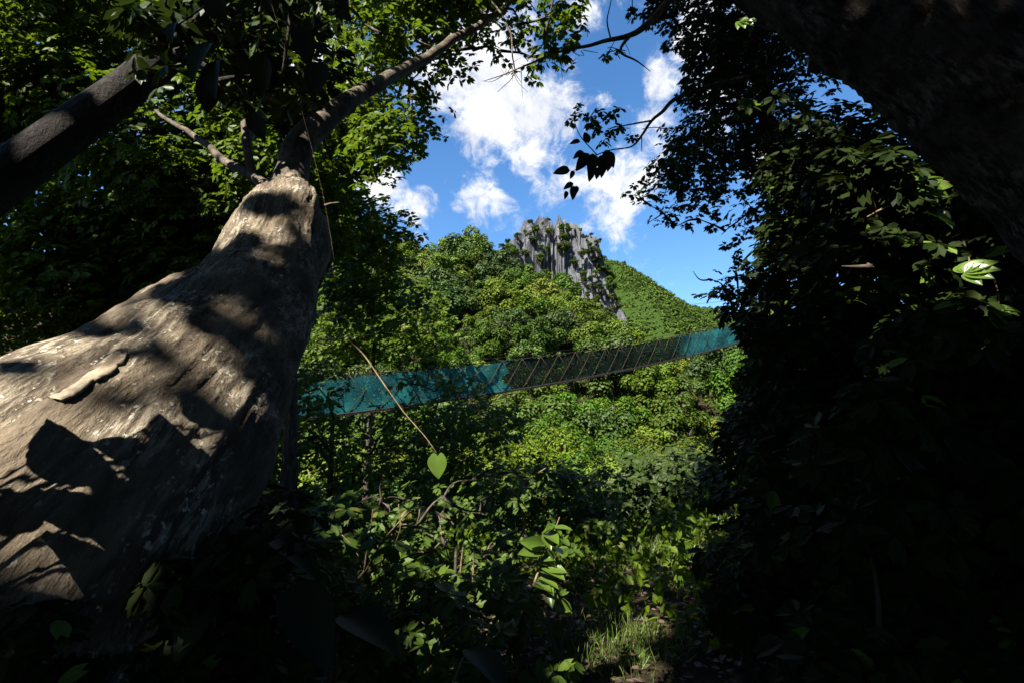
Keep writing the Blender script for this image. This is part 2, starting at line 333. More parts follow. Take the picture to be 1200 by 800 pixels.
# ------------------------------------------------------------------ the setting: ground, limestone peak, far hill
YS = [-400, -20, 0, 5, 10, 16, 24, 34, 45, 60, 90, 120, 150, 190, 260, 400, 1500]
ZS = [10, .4, 0, -.1, -.5, -1.8, -4.5, -7.2, -5.5, 1.5, 19, 36, 48, 45, 40, 20, 0]
def gz(x, y):
    x = np.asarray(x, float); y = np.asarray(y, float); b = np.interp(y, YS, ZS)
    u = x / np.maximum(y, 20); cap = np.interp(u, [-.12, -.03, .03, .09, .14, .20, .30], [60, 38, 28, 24, 20, 12, 9])
    b = b - sstep(55, 85, y) * np.maximum(b - cap, 0)
    b = b - sstep(-.25, -.6, u) * 0
    side = .42 * np.maximum(x - 2.6, 0) * sstep(40, 10, y) * sstep(-30, -5, y); side = np.minimum(side, 5)
    sidel = np.minimum(.3 * np.maximum(-x - 2.5, 0) * sstep(30, 10, y) * sstep(-30, -5, y), 2)
    n = fbm(np.stack([x * .05, y * .05, 0 * x], -1), 3) * np.clip(np.abs(y) / 40, .1, 1.5) * 1.3 + fbm(np.stack([x * .8, y * .8, 0 * x + 3], -1), 3) * .06
    return b + side + sidel + n
def warp(n, a, b, s):
    t = np.linspace(-1, 1, n); q = np.sinh(t * s) / np.sinh(s); return np.where(q < 0, -q * a, q * b)
gx = warp(241, -1500, 1500, 5.5); gy = warp(261, -400, 1800, 5.0); X, Y = np.meshgrid(gx, gy); V = np.stack([X, Y, gz(X, Y)], -1).reshape(-1, 3)
i, j = np.meshgrid(np.arange(260), np.arange(240), indexing='ij'); a = i * 241 + j
tag(mesh_np('ground', V, np.stack([a, a + 1, a + 242, a + 241], -1).reshape(-1, 4), M['ground'], smooth=True), kind='structure')

# limestone tower, fluted into vertical pinnacles
pk = P(655, 330, 150); PKX, PKY = pk[0], pk[1] + 4
def tower(px0, D, rx, ry, z0, ztop, name, seed, nth=420, nz=90):
    c = P(px0, 330, D); th = np.linspace(0, 2 * np.pi, nth, endpoint=False); t = np.linspace(0, 1, nz)
    TH, TT = np.meshgrid(th, t); prof = 1.0 - .52 * TT - .48 * sstep(.80, 1.0, TT) ** 1.5
    q = np.stack([np.cos(TH) * 9, np.sin(TH) * 9, TT * 1.1 + seed], -1); fl = np.abs(fbm(q, 3, .55)); q2 = q * [3.2, 3.2, 3]; fl2 = np.abs(fbm(q2, 3))
    big = fbm(np.stack([np.cos(TH) * 1.6, np.sin(TH) * 1.6, TT * 2 + seed], -1), 3)
    rr = prof * (1 + .16 * big) - .17 * fl - .09 * fl2
    rr = np.maximum(rr, .01); X = c[0] + rx * rr * np.cos(TH); Y = c[1] + 4 + ry * rr * np.sin(TH)
    top = fbm(np.stack([X * .22, Y * .22, X * 0 + seed], -1), 4, .6)
    Z = z0 + (ztop - z0) * (TT ** .95) + top * 4.2 * sstep(.5, 1, TT) - np.abs(fl) * 4 * sstep(.5, .95, TT)
    Vv = np.stack([X, Y, Z], -1).reshape(-1, 3); i, j = np.meshgrid(np.arange(nz - 1), np.arange(nth), indexing='ij'); j2 = (j + 1) % nth
    Fc = np.stack([i * nth + j, i * nth + j2, (i + 1) * nth + j2, (i + 1) * nth + j], -1).reshape(-1, 4)
    return tag(mesh_np(name, Vv, Fc, M['rock']), kind='structure'), Vv
zt = P(650, 252, 150)[2]
_, TW1 = tower(650, 150, 26, 16, 22, zt + 3.0, 'limestone_cliff', 2.3)
_, TW2 = tower(604, 147, 11, 9, 22, P(604, 284, 147)[2], 'limestone_shoulder', 5.2, 200, 60)
_, TW3 = tower(690, 146, 8, 8, 20, P(692, 322, 146)[2], 'limestone_flank', 6.7, 200, 60)
TW = np.vstack([TW1, TW2, TW3])
tower(722, 142, 6.0, 6, 12, P(724, 366, 142)[2], 'rock_outcrop', 8.1, 160, 40)

# far wooded hill beyond the peak
def fz(x, y):
    px = (x / y) * 600 * .96 + 600
    return np.interp((x) , [-300, -60, 40, 92, 125, 170, 250, 400, 700], [30, 80, 165, 170, 143, 112, 70, 32, 8]) 
hx = np.linspace(-250, 760, 200); hy = np.linspace(0, 1, 70); HX, HT = np.meshgrid(hx, hy); HY = 240 + HT * 300
HZ = fz(HX, HY) * np.sin(np.clip(HT * 1.04, 0, 1.0) * np.pi / 2) ** .9 + fbm(np.stack([HX * .03, HY * .03, HX * 0], -1), 4) * 7 * np.clip(HT * 3, 0, 1) - 2
V = np.stack([HX, HY, HZ], -1); back = V[-1:].copy(); back[..., 1] += 260; back[..., 2] = -5; V = np.concatenate([V, back])
i, j = np.meshgrid(np.arange(70), np.arange(199), indexing='ij'); a = i * 200 + j
tag(mesh_np('far_hill', V.reshape(-1, 3), np.stack([a, a + 1, a + 201, a + 200], -1).reshape(-1, 4), M['green_ground'], smooth=True), kind='structure')
n = 95000; fx = rng.uniform(-40, 480, n); ft = rng.uniform(.02, 1, n) ** 1.7
ii = (ft * 69).astype(int); jj = np.clip(((fx + 250) / 1010 * 199).astype(int), 0, 198); base = V[ii, jj]
C = np.stack([fx, 240 + ft * 300, base[:, 2]], -1); r0 = rng.uniform(.9, 2.3, n)
Cs, Us, Ns, Ss = [], [], [], []
for k in range(5):
    d = shell(n, .5); Cs.append(C + d * r0[:, None] * .6 + [0, 0, 1.5]); Us.append(unit(np.cross(d, rnd_dir(n)))); Ns.append(unit(d + [0, 0, .3])); Ss.append(r0 * 1.0)
tag(leaf_obj('far_woods', np.concatenate(Cs), np.concatenate(Us), np.concatenate(Ns), np.concatenate(Ss), 'diamond', M['leaf_far']),
    'even green woods covering the distant slope right of the grey peak', 'woods', kind='stuff')

# ------------------------------------------------------------------ hillside trees: a few kinds, then copies
def hill_kind(seed, R0, H, leaf, nclump, per, flat=.95):
    """returns (trunk mesh obj, crown mesh obj) built at origin, unlinked from a parent"""
    global rng; keep = rng; rng = np.random.default_rng(seed)
    cc = []; cr = []
    for k in range(nclump):
        d = shell(1, .5)[0]; q = rng.uniform(.35, .85); c = np.array([d[0] * R0 * q, d[1] * R0 * q, H + d[2] * R0 * q * flat]); cc.append(c); cr.append(R0 * rng.uniform(.16, .36))
    Cc, U, Nn, Sz = [], [], [], []
    for c, r in zip(cc, cr):
        n = int(per * r * r / leaf ** 2); d = shell(n, .4); Cc.append(c + d * [1, 1, .8] * (r * rng.uniform(.7, 1.05, n) )[:, None]); Nv = unit(d * .7 + [0, 0, .55] + rnd_dir(n) * .45); Nn.append(Nv); U.append(unit(np.cross(Nv, rnd_dir(n)) - [0, 0, .25])); Sz.append(leaf * rng.uniform(.7, 1.4, n))
    V, Fc = leaf_arrays(np.concatenate(Cc), np.concatenate(U), np.concatenate(Nn), np.concatenate(Sz), 'diamond'); g = Geo()
    if H > 2:
        g.tube([(0, 0, -1.5), (.1, .1, H * .35), (rng.normal(0, .2), rng.normal(0, .2), H * .8), (0, 0, H + R0 * .3)], [.26, .2, .14, .05], 7, 3)
        for c in cc[::3]: g.tube([(0, 0, H * .55), (c * .55 + np.array([0, 0, H * .33])), c], [.09, .06, .02], 5, 2)
    else:
        for c in cc[::3]: g.tube([(0, 0, -.4), c * .5, c], [.06, .04, .015], 5, 2)
    rng = keep; return (V, Fc), g
kinds = []
for s, (R0, H, lf, nc, per) in enumerate([(3.3, 3.2, .30, 30, 26), (3.0, 3.6, .26, 26, 24), (3.8, 3.3, .32, 34, 26), (2.7, 3.0, .25, 24, 26), (3.4, 3.8, .28, 30, 24), (2.4, 2.6, .24, 20, 28)]):
    (V, Fc), g = hill_kind(100 + s, R0, H, lf, nc, per); kinds.append((V, Fc, g))
# finer-leaved kinds for the trees nearest to us
for s, (R0, H, lf, nc, per) in enumerate([(2.8, 3.2, .17, 34, 18), (3.2, 3.4, .19, 38, 18), (2.3, 2.6, .15, 28, 18)]):
    (V, Fc), g = hill_kind(140 + s, R0, H, lf, nc, per); kinds.append((V, Fc, g))
made = {}
def place_hill(k, x, y, z, sc, rz, label, group, name='hillside_tree', cat='tree', tpart='trunk', cpart='crown', sq=1.0):
    key = (k, name); root = empty(name, (x, y, z), label, cat, group); root.rotation_euler = (0, 0, rz); root.scale = (sc, sc, sc * sq)
    if key not in made:
        V, Fc, g = kinds[k]; made[key] = (g.build(tpart, M['bark_tree'], root), mesh_np(cpart, V, Fc, M[HILLM[k % 3]], root))
    else:
        for src in made[key]: c = src.copy(); col.objects.link(c); c.parent = root
    return root
pts = []; cand = rng.random((9000, 3)); cnt = 0
for q in cand:
    y = 24 + 158 * q[0] ** .75; u = -.62 + 1.30 * q[1]; x = u * y
    if u > .22 and y > 100: continue
    if math.hypot((x - PKX) / 22, (y - PKY) / 14) < 1: continue
    if y < 36 and -.02 < u < .42 and y < 27: continue
    if y > 120 and (u < -.42): continue
    sp = 3.3 + y * .024
    if all((x - a) ** 2 + (y - b) ** 2 > sp * sp for a, b, _ in pts): pts.append((x, y, sp))
print('hill trees', len(pts))
GH = 'trees covering the hillside'
for x, y, sp in pts:
    k = rng.integers(6, 9) if y < 48 else rng.integers(0, 6); z = float(gz(x, y)); sc = sp / 4.3 * rng.uniform(.85, 1.3) * (1.15 if y > 100 else 1); u = x / y
    if k in (6, 7, 8) and rng.random() < .3: k = 7
    tx, ty, _ = proj(np.array([x, y, z + 5 * sc])); tx, ty = tx[0], ty[0]
    tint = ['yellow-green', 'mid-green', 'deep green'][int(k) % 3]; size = 'big ' if sc > 1.25 else 'small ' if sc < .85 else ''
    hz = np.interp(tx, [0, 330, 470, 590, 660, 760, 870, 1200], [0, 1, 2, 3, 4, 5, 6, 7]); hz = int(hz)
    brd = np.interp(tx, [370, 870], [440, 378])
    if ty > brd + 110: lab = 'in the valley' if hz not in (3, 4, 5) else 'low beside the path'
    elif ty > brd + 30: lab = 'just below the bridge'
    elif ty > brd - 25: lab = 'right behind the bridge'
    elif ty > brd - 70: lab = 'a short way above the bridge'
    elif tx < 600 and ty < 305: lab = 'high on the skyline ridge'
    else: lab = 'near the top of the slope' if tx < 700 else 'on the low ridge under the far hill'
    lab = size + tint + ' tree ' + lab + [', behind the trunk', ', behind the trunk', ', above the left teal netting' if ty < brd else ', under the left teal netting', ', left of the peak', ', under the peak', ', right of the peak', ', beside the dark bank', ', beside the dark bank'][hz]
    place_hill(int(k), x, y, z - .3, sc, rng.uniform(0, 6.28), lab, GH)

# shrubs clinging to the cliff: on its left shoulder, crest, right flank and ledges
def rock_front(px, py):
    a, b, d = proj(TW); m = (np.abs(a - px) < 5) & (np.abs(b - py) < 6); 
    return None if not m.any() else TW[m][np.argmin(d[m])]
spots = []
for q in rng.random((900, 2)):
    px = 570 + 160 * q[0]; py = 248 + 150 * q[1]; bare = (598 < px < 690 and 268 < py < 312 and abs(px - 640) < 42) or (640 < px < 682 and 290 < py < 352) or (590 < px < 612 and 268 < py < 285)
    if bare and rng.random() > .12: continue
    if py < 262 and rng.random() > .4: continue
    s_ = rock_front(px, py)
    if s_ is None: continue
    if all(np.linalg.norm(s_ - t) > 1.9 for t in spots): spots.append(s_)
for s_ in spots[:190]:
    a, b, _ = proj(s_); top = b[0] < 268
    kk = int(rng.integers(0, 6)); sc_ = rng.uniform(.2, .5); v_ = 'on the crest' if top else 'high' if b[0] < 285 else 'fairly high' if b[0] < 302 else 'halfway up' if b[0] < 320 else 'low' if b[0] < 340 else 'at the foot'
    h_ = 'the left shoulder' if a[0] < 618 else 'the left half' if a[0] < 645 else 'the fluted middle' if a[0] < 670 else 'the right half' if a[0] < 692 else 'the right flank'
    v2 = v_ + (' of ' if v_ in ('on the crest', 'at the foot') else ' ' if v_ == 'halfway up' else ' on ')
    place_hill(kk, s_[0], s_[1] - (.2 if top else 1.0), s_[2] - (1.4 if top else 1.0), sc_ * (.7 if top else 1.2), rng.uniform(0, 6), ('tiny' if sc_ < .35 else 'bushy') + ' shrub ' + v2 + h_ + ' of the peak', 'shrubs clinging to the limestone', 'cliff_shrub', 'shrub', 'stem', 'foliage', .8)

# undergrowth between the trees of the slope
n = 110000; uy = 22 + 150 * rng.random(n) ** .8; ux = (-.6 + 1.25 * rng.random(n)) * uy; uz = gz(ux, uy); d = shell(n, .8)
tag(leaf_obj('undergrowth', np.stack([ux, uy, uz + rng.random(n) * .9], -1), unit(np.cross(d, rnd_dir(n))), unit(d + [0, 0, .5]), .5 * rng.uniform(.6, 1.3, n), 'diamond', M['leaf_hill']),
    'low green undergrowth on the slope between the hillside trees', 'undergrowth', kind='stuff')

# ------------------------------------------------------------------ sunbeams through the canopy: gaps cut in the leaves so sun reaches chosen spots
def inpoly(px, py, poly):
    r = np.zeros(np.shape(px), bool); n = len(poly)
    for i in range(n):
        x1, y1 = poly[i]; x2, y2 = poly[(i + 1) % n]
        c = ((y1 > py) != (y2 > py)) & (px < (x2 - x1) * (py - y1) / (y2 - y1 + 1e-9) + x1); r ^= c
    return r
LT = [((-1.12, .80, -.2), .62), ((-1.10, .98, .75), .52), (P(-60, 810, .98), .40), (P(100, 600, 1.22), .355), (P(245, 425, 1.75), .292), (P(305, 345, 2.2), .245), (P(326, 282, 2.5), .232), (P(333, 258, 2.66), .215), (P(335, 244, 2.78), .165), (P(337, 233, 2.88), .128), (P(338, 222, 2.95), .112)]
lt_pts, lt_rad = resample([p for p, _ in LT], [r for _, r in LT], 12)
BLOT = [(285, 400, 30, 16), (352, 385, 14, 22), (110, 385, 40, 9), (205, 455, 30, 12), (345, 300, 18, 14), (310, 335, 34, 24), (262, 320, 50, 26), (215, 345, 40, 14), (360, 270, 20, 26), (325, 240, 40, 14), (330, 372, 26, 20), (25, 432, 34, 9), (130, 470, 30, 7), (345, 415, 22, 12), (300, 430, 34, 16), (235, 372, 26, 14), (355, 335, 14, 12), (170, 415, 50, 8), (290, 285, 16, 12)]
LITP = [(-30, 395), (200, 320), (275, 225), (320, 205), (400, 240), (400, 400), (330, 520), (240, 520), (185, 512), (185, 560), (120, 580), (60, 580), (-40, 595)]
LITA = [(28, 612), (60, 600), (95, 622), (114, 660), (90, 680), (45, 672)]; LITB = [(92, 682), (140, 664), (164, 700), (150, 738), (128, 768), (95, 722)]
def ldisp(q, th, i):
    a = th[None, :]; n_ = q.shape[0]; L_ = np.concatenate([[0], np.cumsum(np.linalg.norm(np.diff(q.mean(1), axis=0), axis=1))])[:, None]
    lob = .022 * np.sin(3 * a + 1.2 + 1.5 * L_) + .012 * np.sin(5 * a + 3 * L_); c_, s_ = np.cos(a) + 0 * L_, np.sin(a) + 0 * L_; Lb = L_ + 0 * a
    fib = fbm(np.stack([c_ * 9, s_ * 9, Lb * 2.2], -1), 3, .6); fine = fbm(np.stack([c_ * 26, s_ * 26, Lb * 7], -1), 3, .6); pit = vnoise(q * 38) 
    return (lob + .020 * fbm(q * 1.8, 2) + .018 * fbm(q * 5.5, 2) + .006 * fib - .006 * np.abs(fine) - .006 * sstep(.45, .8, pit)) * np.clip(n_ - i, 0, 30)[:, None] / 30
tp, tr = resample([p for p, _ in LT], [r for _, r in LT], 40)
V_LT, F_LT = tube(tp, tr, 260, 0, 0, True, ldisp)
from mathutils.bvhtree import BVHTree
BVH = BVHTree.FromPolygons([tuple(v) for v in V_LT], [tuple(f) for f in F_LT])
def on_trunk(px, py, lift=.0):
    d = ray(px, py); h = BVH.ray_cast(Vector(tuple(CAM)), Vector(tuple(d)))
    if h[0] is None: return None, None
    n_ = np.array(h[1]); n_ = n_ if n_ @ d < 0 else -n_
    return np.array(h[0]) + n_ * lift, n_
SE1 = unit(np.cross(S, [0, 1, 0.])); SE2 = np.cross(S, SE1)
def trunk_shadow_cull(L, rad=.13, only_near=False):
    """True where a leaf may hang: its shadow misses the sunlit patch of the leaning trunk"""
    ok = np.ones(len(L), bool); best = np.full(len(L), 9e9)
    for p, r in zip(lt_pts[::5], lt_rad[::5]):
        t = (L - p) @ S; q = np.linalg.norm(L - p - t[:, None] * S, axis=1) / r; best = np.minimum(best, np.where(t > 0, q, 9))
    sv = Vector(tuple(-S))
    if only_near: return best < 2.2
    for i in np.nonzero(best < 1.9)[0]:
        for a, b in ((0, 0), (1, 0), (-1, 0), (0, 1), (0, -1)):
            h = BVH.ray_cast(Vector(tuple(L[i] + SE1 * a * rad + SE2 * b * rad)), sv)
            if h[0] is None: continue
            px, py, d = proj(np.array(h[0])); px, py = px[0], py[0]
            if d[0] < .2 or not any(inpoly(np.array([px]), np.array([py]), pl)[0] for pl in (LITP, LITA, LITB)): continue
            if a == 0 and b == 0 and any(((px - bx) / rx) ** 2 + ((py - by) / ry) ** 2 < 1 for bx, by, rx, ry in BLOT): break
            if any(((px - bx) / rx) ** 2 + ((py - by) / ry) ** 2 < 1.0 for bx, by, rx, ry in BLOT): continue
            ok[i] = False; break
    return ok
BEAMS = []    # (point, radius)
def beam(px, py, D, r): BEAMS.append((P(px, py, D), r))
for a in [(1000, 15, 1.65, .035), (1038, 8, 1.65, .03), (1126, 66, 1.6, .035), (1040, 100, 1.6, .03), (1085, 30, 1.6, .03), (1172, 92, 1.6, .03)]: beam(*a)
for a in [(870, 25, 4, .06), (868, 118, 3.6, .06), (935, 120, 3.4, .07), (1045, 225, 3.0, .28), (1010, 255, 3.1, .2), (1100, 265, 2.6, .14), (1130, 320, 2.5, .12), (1060, 350, 3, .10), (1160, 360, 2.3, .09), (1020, 415, 3.2, .10), (935, 390, 5, .14), (900, 400, 5, .15), (890, 440, 6, .3), (880, 210, 5, .3), (905, 250, 5, .3),
          (1120, 475, 2.6, .05), (995, 490, 3, .04), (985, 525, 3, .03), (1095, 15, 2.6, .05), (1165, 5, 2.4, .06), (1180, 32, 2.4, .04)]: beam(*a)
for a in [(513, 543, 1.7, .12), (440, 430, 1.9, .10), (470, 475, 1.8, .06), (745, 755, 5.0, .42), (715, 775, 4.7, .15), (790, 640, 8, .5), (835, 605, 9, .5), (740, 700, 6, .12), (800, 690, 6.6, .15), (660, 660, 3.4, .25), (690, 690, 3.4, .22), (640, 635, 3.6, .2), (610, 600, 3.8, .22), (590, 650, 4, .3), (530, 650, 4, .25), (550, 690, 3.8, .2), (545, 790, 3.2, .16), (430, 650, 3.4, .12), (436, 620, 3.4, .1), (345, 735, 3, .10), (620, 620, 4, .3), (500, 600, 5, .35), (560, 560, 6, .6)]: beam(*a)
for a in [(90, 65, 8, 1.0), (55, 130, 8, .45), (20, 150, 8, .4), (130, 50, 8, .35), (225, 185, 8, .8), (190, 230, 8, .7), (255, 215, 8, .7), (410, 195, 9, .8), (360, 190, 9, .6), (40, 385, 8, .8), (235, 290, 8, .6), (100, 320, 8, .5), (420, 70, 6.5, .9), (450, 130, 6.5, .6), (520, 20, 6.3, .8), (600, 60, 6.3, .6), (650, 20, 6.5, .6), (300, 60, 9, .4), (20, 20, 8, .4), (180, 150, 8, .3), (150, 270, 8, .4), (30, 300, 8, .3), (420, 300, 12, .9), (400, 420, 12, 1.2), (440, 470, 13, 1.2), (340, 500, 10, .5), (420, 540, 10, .5)]: beam(*a)
for _ in range(130): beam(rng.uniform(430, 700), rng.uniform(490, 730), rng.uniform(3.8, 6.5), rng.uniform(.06, .18))
for _ in range(26): beam(rng.uniform(860, 1190), rng.uniform(190, 540), rng.uniform(2.8, 4.5), rng.uniform(.025, .07))
for _ in range(12): beam(rng.uniform(300, 430), rng.uniform(570, 760), rng.uniform(3.3, 5), rng.uniform(.03, .07))
BP = np.array([b[0] for b in BEAMS]); BR = np.array([b[1] for b in BEAMS])
def gap_cull(L, tmin=.5, extra=0.05, rmax=9):
    ok = np.ones(len(L), bool)
    for p, r in zip(BP, BR):
        if r > rmax: continue
        t = (L - p) @ S; q = np.linalg.norm(L - p - t[:, None] * S, axis=1); ok &= ~((t > max(tmin, r * 1.3)) & (q < r + extra))
    return ok
def sun_cull(L): return gap_cull(L) & trunk_shadow_cull(L)

# sky and hillside stay open in the middle of the view
OPEN = [(425, 268), (405, 205), (470, 212), (512, 178), (520, 110), (565, 55), (600, 40), (672, 60), (690, -80), (735, -80), (740, 20), (775, 60), (790, 150), (745, 175), (735, 225), (780, 275), (855, 262), (870, 300), (800, 330), (850, 375), (878, 420), (840, 520), (815, 640), (850, 840), (640, 840), (600, 600), (560, 540), (330, 520), (370, 300)]
def open_cull(L, margin=0.0):
    px, py, d = proj(L); w_ = fbm(np.stack([px / 22, py / 22, px * 0 + 4], -1), 3) * 26
    return ~(inpoly(px + w_, py + w_[::-1] * .6, OPEN) & (d > 0))

def in_view(L, m=140):
    px, py, d = proj(L); return (d > 0) & (px > -m) & (px < 1200 + m) & (py > -m) & (py < 800 + m)

def poly_pts(poly, n):
    poly = np.array(poly, float); lo, hi = poly.min(0), poly.max(0); out = np.zeros((0, 2))
    while len(out) < n:
        q = lo + rng.random((n * 3, 2)) * (hi - lo); out = np.vstack([out, q[inpoly(q[:, 0], q[:, 1], poly)]])
    return out[:n]
def field(poly, n, D0, D1, r0, r1):
    q = poly_pts(poly, n); D = rng.uniform(D0, D1, n); C = np.array([P(a, b, d) for (a, b), d in zip(q, D)]); return C, rng.uniform(r0, r1, n)
def branches(g, trunk, cc, r0=.05, seg=5, frac=1.0):
    """curved limbs from the trunk (or an earlier limb) to each clump"""
    T = np.asarray(trunk, float); nodes = [t for t in T[len(T) // 3:]]; order = np.argsort([min(np.linalg.norm(c - t) for t in nodes) for c in cc])
    for k in order:
        if rng.random() > frac: continue
        c = cc[k]; dd = [np.linalg.norm(c - t) + .5 * max(0, t[2] - c[2]) for t in nodes]; b = nodes[int(np.argmin(dd))]; L = np.linalg.norm(c - b)
        mid = (b + c) / 2 + rng.normal(0, .09, 3) * L + np.array([0, 0, .08 * L]); q = (b * .3 + mid * .7)
        r = min(r0, .012 + .018 * L); g.tube([b, mid, c], [r, r * .6, r * .2], seg, 4, .03); nodes += [mid, c * .8 + mid * .2]
def near_tree(name, label, cat, trunk, rad, cc, cr, per, size, mat_leaf, mat_bark, group=None, k=6, droop=.25, seg=14, br=.05, cullf=None, tilt=.5, flat=.7, limb_r=.05, frac=1.0, parts=('trunk', 'crown'), shape='leaf'):
    base = np.asarray(trunk[0]); root = empty(name, base, label, cat, group); g = Geo()
    pts, rr = resample(trunk, rad, 8)
    g.tube(pts, rr * 1.0, seg, 0, 0)
    if len(cc): branches(g, pts, cc, limb_r, 6, frac)
    g.build(parts[0], mat_bark, root, base)
    if len(cc):
        C, U, Nn, Sz = clumps_to_leaves(cc, cr, per, size, k, flat, cullf, droop, tilt)
        if len(C): leaf_obj(parts[1], C, U, Nn, Sz, shape, mat_leaf, root, base)
    return root
def both(L): return open_cull(L) & sun_cull(L)

# ------------------------------------------------------------------ the big leaning trunk on the left
LTB = lt_pts[0]; root = empty('leaning_tree', LTB, 'huge pale-brown leaning trunk dappled with leaf shadows, forking into one bare limb', 'tree')
V, Fc = V_LT, F_LT; o = mesh_np('trunk', V - LTB, Fc, M['bark_left'], root, True); grain(o, *(lambda a: (a[0], 260, a[1]))(resample([p for p, _ in LT], [r for _, r in LT], 40)))
g = Geo()
limb = [P(337, 232, 2.88), P(340, 205, 3.0), P(352, 170, 3.15), P(375, 145, 3.3), P(405, 120, 3.5), P(440, 100, 3.9), P(480, 78, 4.4), P(530, 48, 5.2), P(575, 20, 6.0), P(605, -8, 6.8), P(640, -60, 7.6)]
g.tube(limb, [.115, .095, .088, .08, .06, .052, .046, .042, .036, .03, .018], 18, 8, .02)
g.tube([P(322, 222, 2.88), P(300, 208, 3.0), P(270, 190, 3.2), P(235, 165, 3.5), P(180, 130, 3.9)], [.045, .03, .026, .022, .012], 10, 6, .02)
g.tube([P(296, 206, 3.02), P(291, 180, 3.05), P(287, 142, 3.1)], [.024, .026, .022], 10, 5, .006)
g.tube([P(370, 242, 2.6), P(378, 243, 2.6), P(388, 240, 2.62), P(400, 238, 2.7)], [.012, .01, .007, .004], 6, 4, .01)
g.build('limb', M['bark_limb'], root, LTB)
# foliage carried by the limb, against the sky
c1, r1 = field([(395, -50), (560, -50), (560, 10), (515, 50), (505, 110), (490, 170), (440, 185), (395, 150), (385, 60)], 60, 5.5, 8, .35, .62)
c2, r2 = field([(560, -50), (670, -50), (668, 30), (640, 55), (610, 40), (560, 15)], 16, 6, 8, .3, .5)
ex = [(555, 60, 6, .28), (615, 95, 6.2, .22), (640, 50, 6.2, .36), (480, 140, 6, .4), (505, 75, 6.3, .35), (655, 15, 6.5, .4), (590, 62, 6.2, .22), (445, 165, 6, .35), (470, 30, 6, .5), (525, 20, 6.4, .4), (625, 70, 6.3, .22)]
cc = np.vstack([c1, c2, [P(a, b, d) for a, b, d, _ in ex]]); cr = np.concatenate([r1, r2, [e[3] for e in ex]])
g = Geo(); branches(g, resample(limb, np.ones(len(limb)), 5)[0][25:], cc, .022, 6); g.build('twigs', M['bark_limb'], root, LTB)
C, U, Nn, Sz = clumps_to_leaves(cc, cr, 120, .115, 6, .75, None, .35, .6); leaf_obj('crown', C, U, Nn, Sz, 'leaf', M['leaf_mid'], root, LTB)
# loose strip of bark lying along the trunk
edge_a = [(57, 466), (78, 456), (100, 441), (112, 432), (126, 421), (141, 409), (146, 412)]; edge_b = [(74, 471), (90, 464), (108, 450), (117, 446), (133, 438), (147, 424), (150, 417)]
Vf = []; ok = True
m = 14
for i in range(m * 2 + 1):
    t = i / (m * 2) * (len(edge_a) - 1); k = min(int(t), len(edge_a) - 2); f = t - k; jit = rng.normal(0, .8, 4)
    A_ = np.array(edge_a[k]) * (1 - f) + np.array(edge_a[k + 1]) * f + jit[:2]; B_ = np.array(edge_b[k]) * (1 - f) + np.array(edge_b[k + 1]) * f + jit[2:]
    for q, lf in ((0, -.004), (.0, .003), (.33, .005), (.66, .008), (1, .010), (1, .003)):
        h, n_ = on_trunk(*(A_ * (1 - q) + B_ * q), lf)
        Vf.append(h if h is not None else Vf[-6] if len(Vf) > 5 else LTB)
Ff = []
for i in range(m * 2):
    for j in range(5): a = i * 6 + j; Ff.append((a, a + 6, a + 7, a + 1))
mesh_np('bark_flake', np.array(Vf) - LTB, Ff, M['bark_flake'], root, True)

# ------------------------------------------------------------------ dark limb crossing the upper left corner, broad leaves hanging from it
cc, cr = field([(150, -60), (380, -60), (400, 30), (400, 130), (330, 150), (240, 120), (200, 60)], 34, 2.4, 4.2, .14, .3)
near_tree('shade_tree', 'almost black thick limb slanting across the upper left corner, hung with broad dark leaves', 'tree',
    [(-3.4, .9, .2), (-3.1, 1.6, 1.4), P(-60, 255, 2.6), P(60, 168, 2.9), P(160, 95, 3.2), P(250, 15, 3.6), P(330, -70, 4.2), P(380, -200, 5.2)], [.26, .2, .125, .115, .105, .1, .09, .07], cc, cr, 330, .12, M['leaf_shaded'], M['bark_shaded'], cullf=lambda L: open_cull(L) & trunk_shadow_cull(L), k=5, droop=.5)
bl = poly_pts([(200, -40), (400, -40), (395, 70), (350, 115), (325, 160), (285, 125), (180, 60)], 60); C = np.array([P(a, b, rng.uniform(1.5, 2.1)) for a, b in bl]); C = C[trunk_shadow_cull(C - [0, 0, .06], .08) & gap_cull(C, .2, .1)]; n = len(C)
root = empty('broad_leaf_branch', P(330, -80, 1.8), 'black silhouettes of broad lobed leaves hanging above the fork of the leaning trunk', 'branch')
off = P(330, -80, 1.8); g = Geo()
g.tube([P(420, -420, 2.6), off, P(340, 20, 1.8), P(330, 90, 1.8)], [.02, .014, .008, .004], 6, 8, .02)
for c in C[::2]: g.tube([off, (off + c) / 2 + rng.normal(0, .05, 3), c], [.006, .004, .002], 5, 4, .01)
g.build('twigs', M['bark_dark'], root, off)
leaf_obj('leaves', C, unit(np.array([0, .1, -1.]) + rnd_dir(n) * .5), unit(np.array([0, -1, .3]) + rnd_dir(n) * .5), rng.uniform(.09, .15, n), 'big', M['leaf_big'], root, off, True)

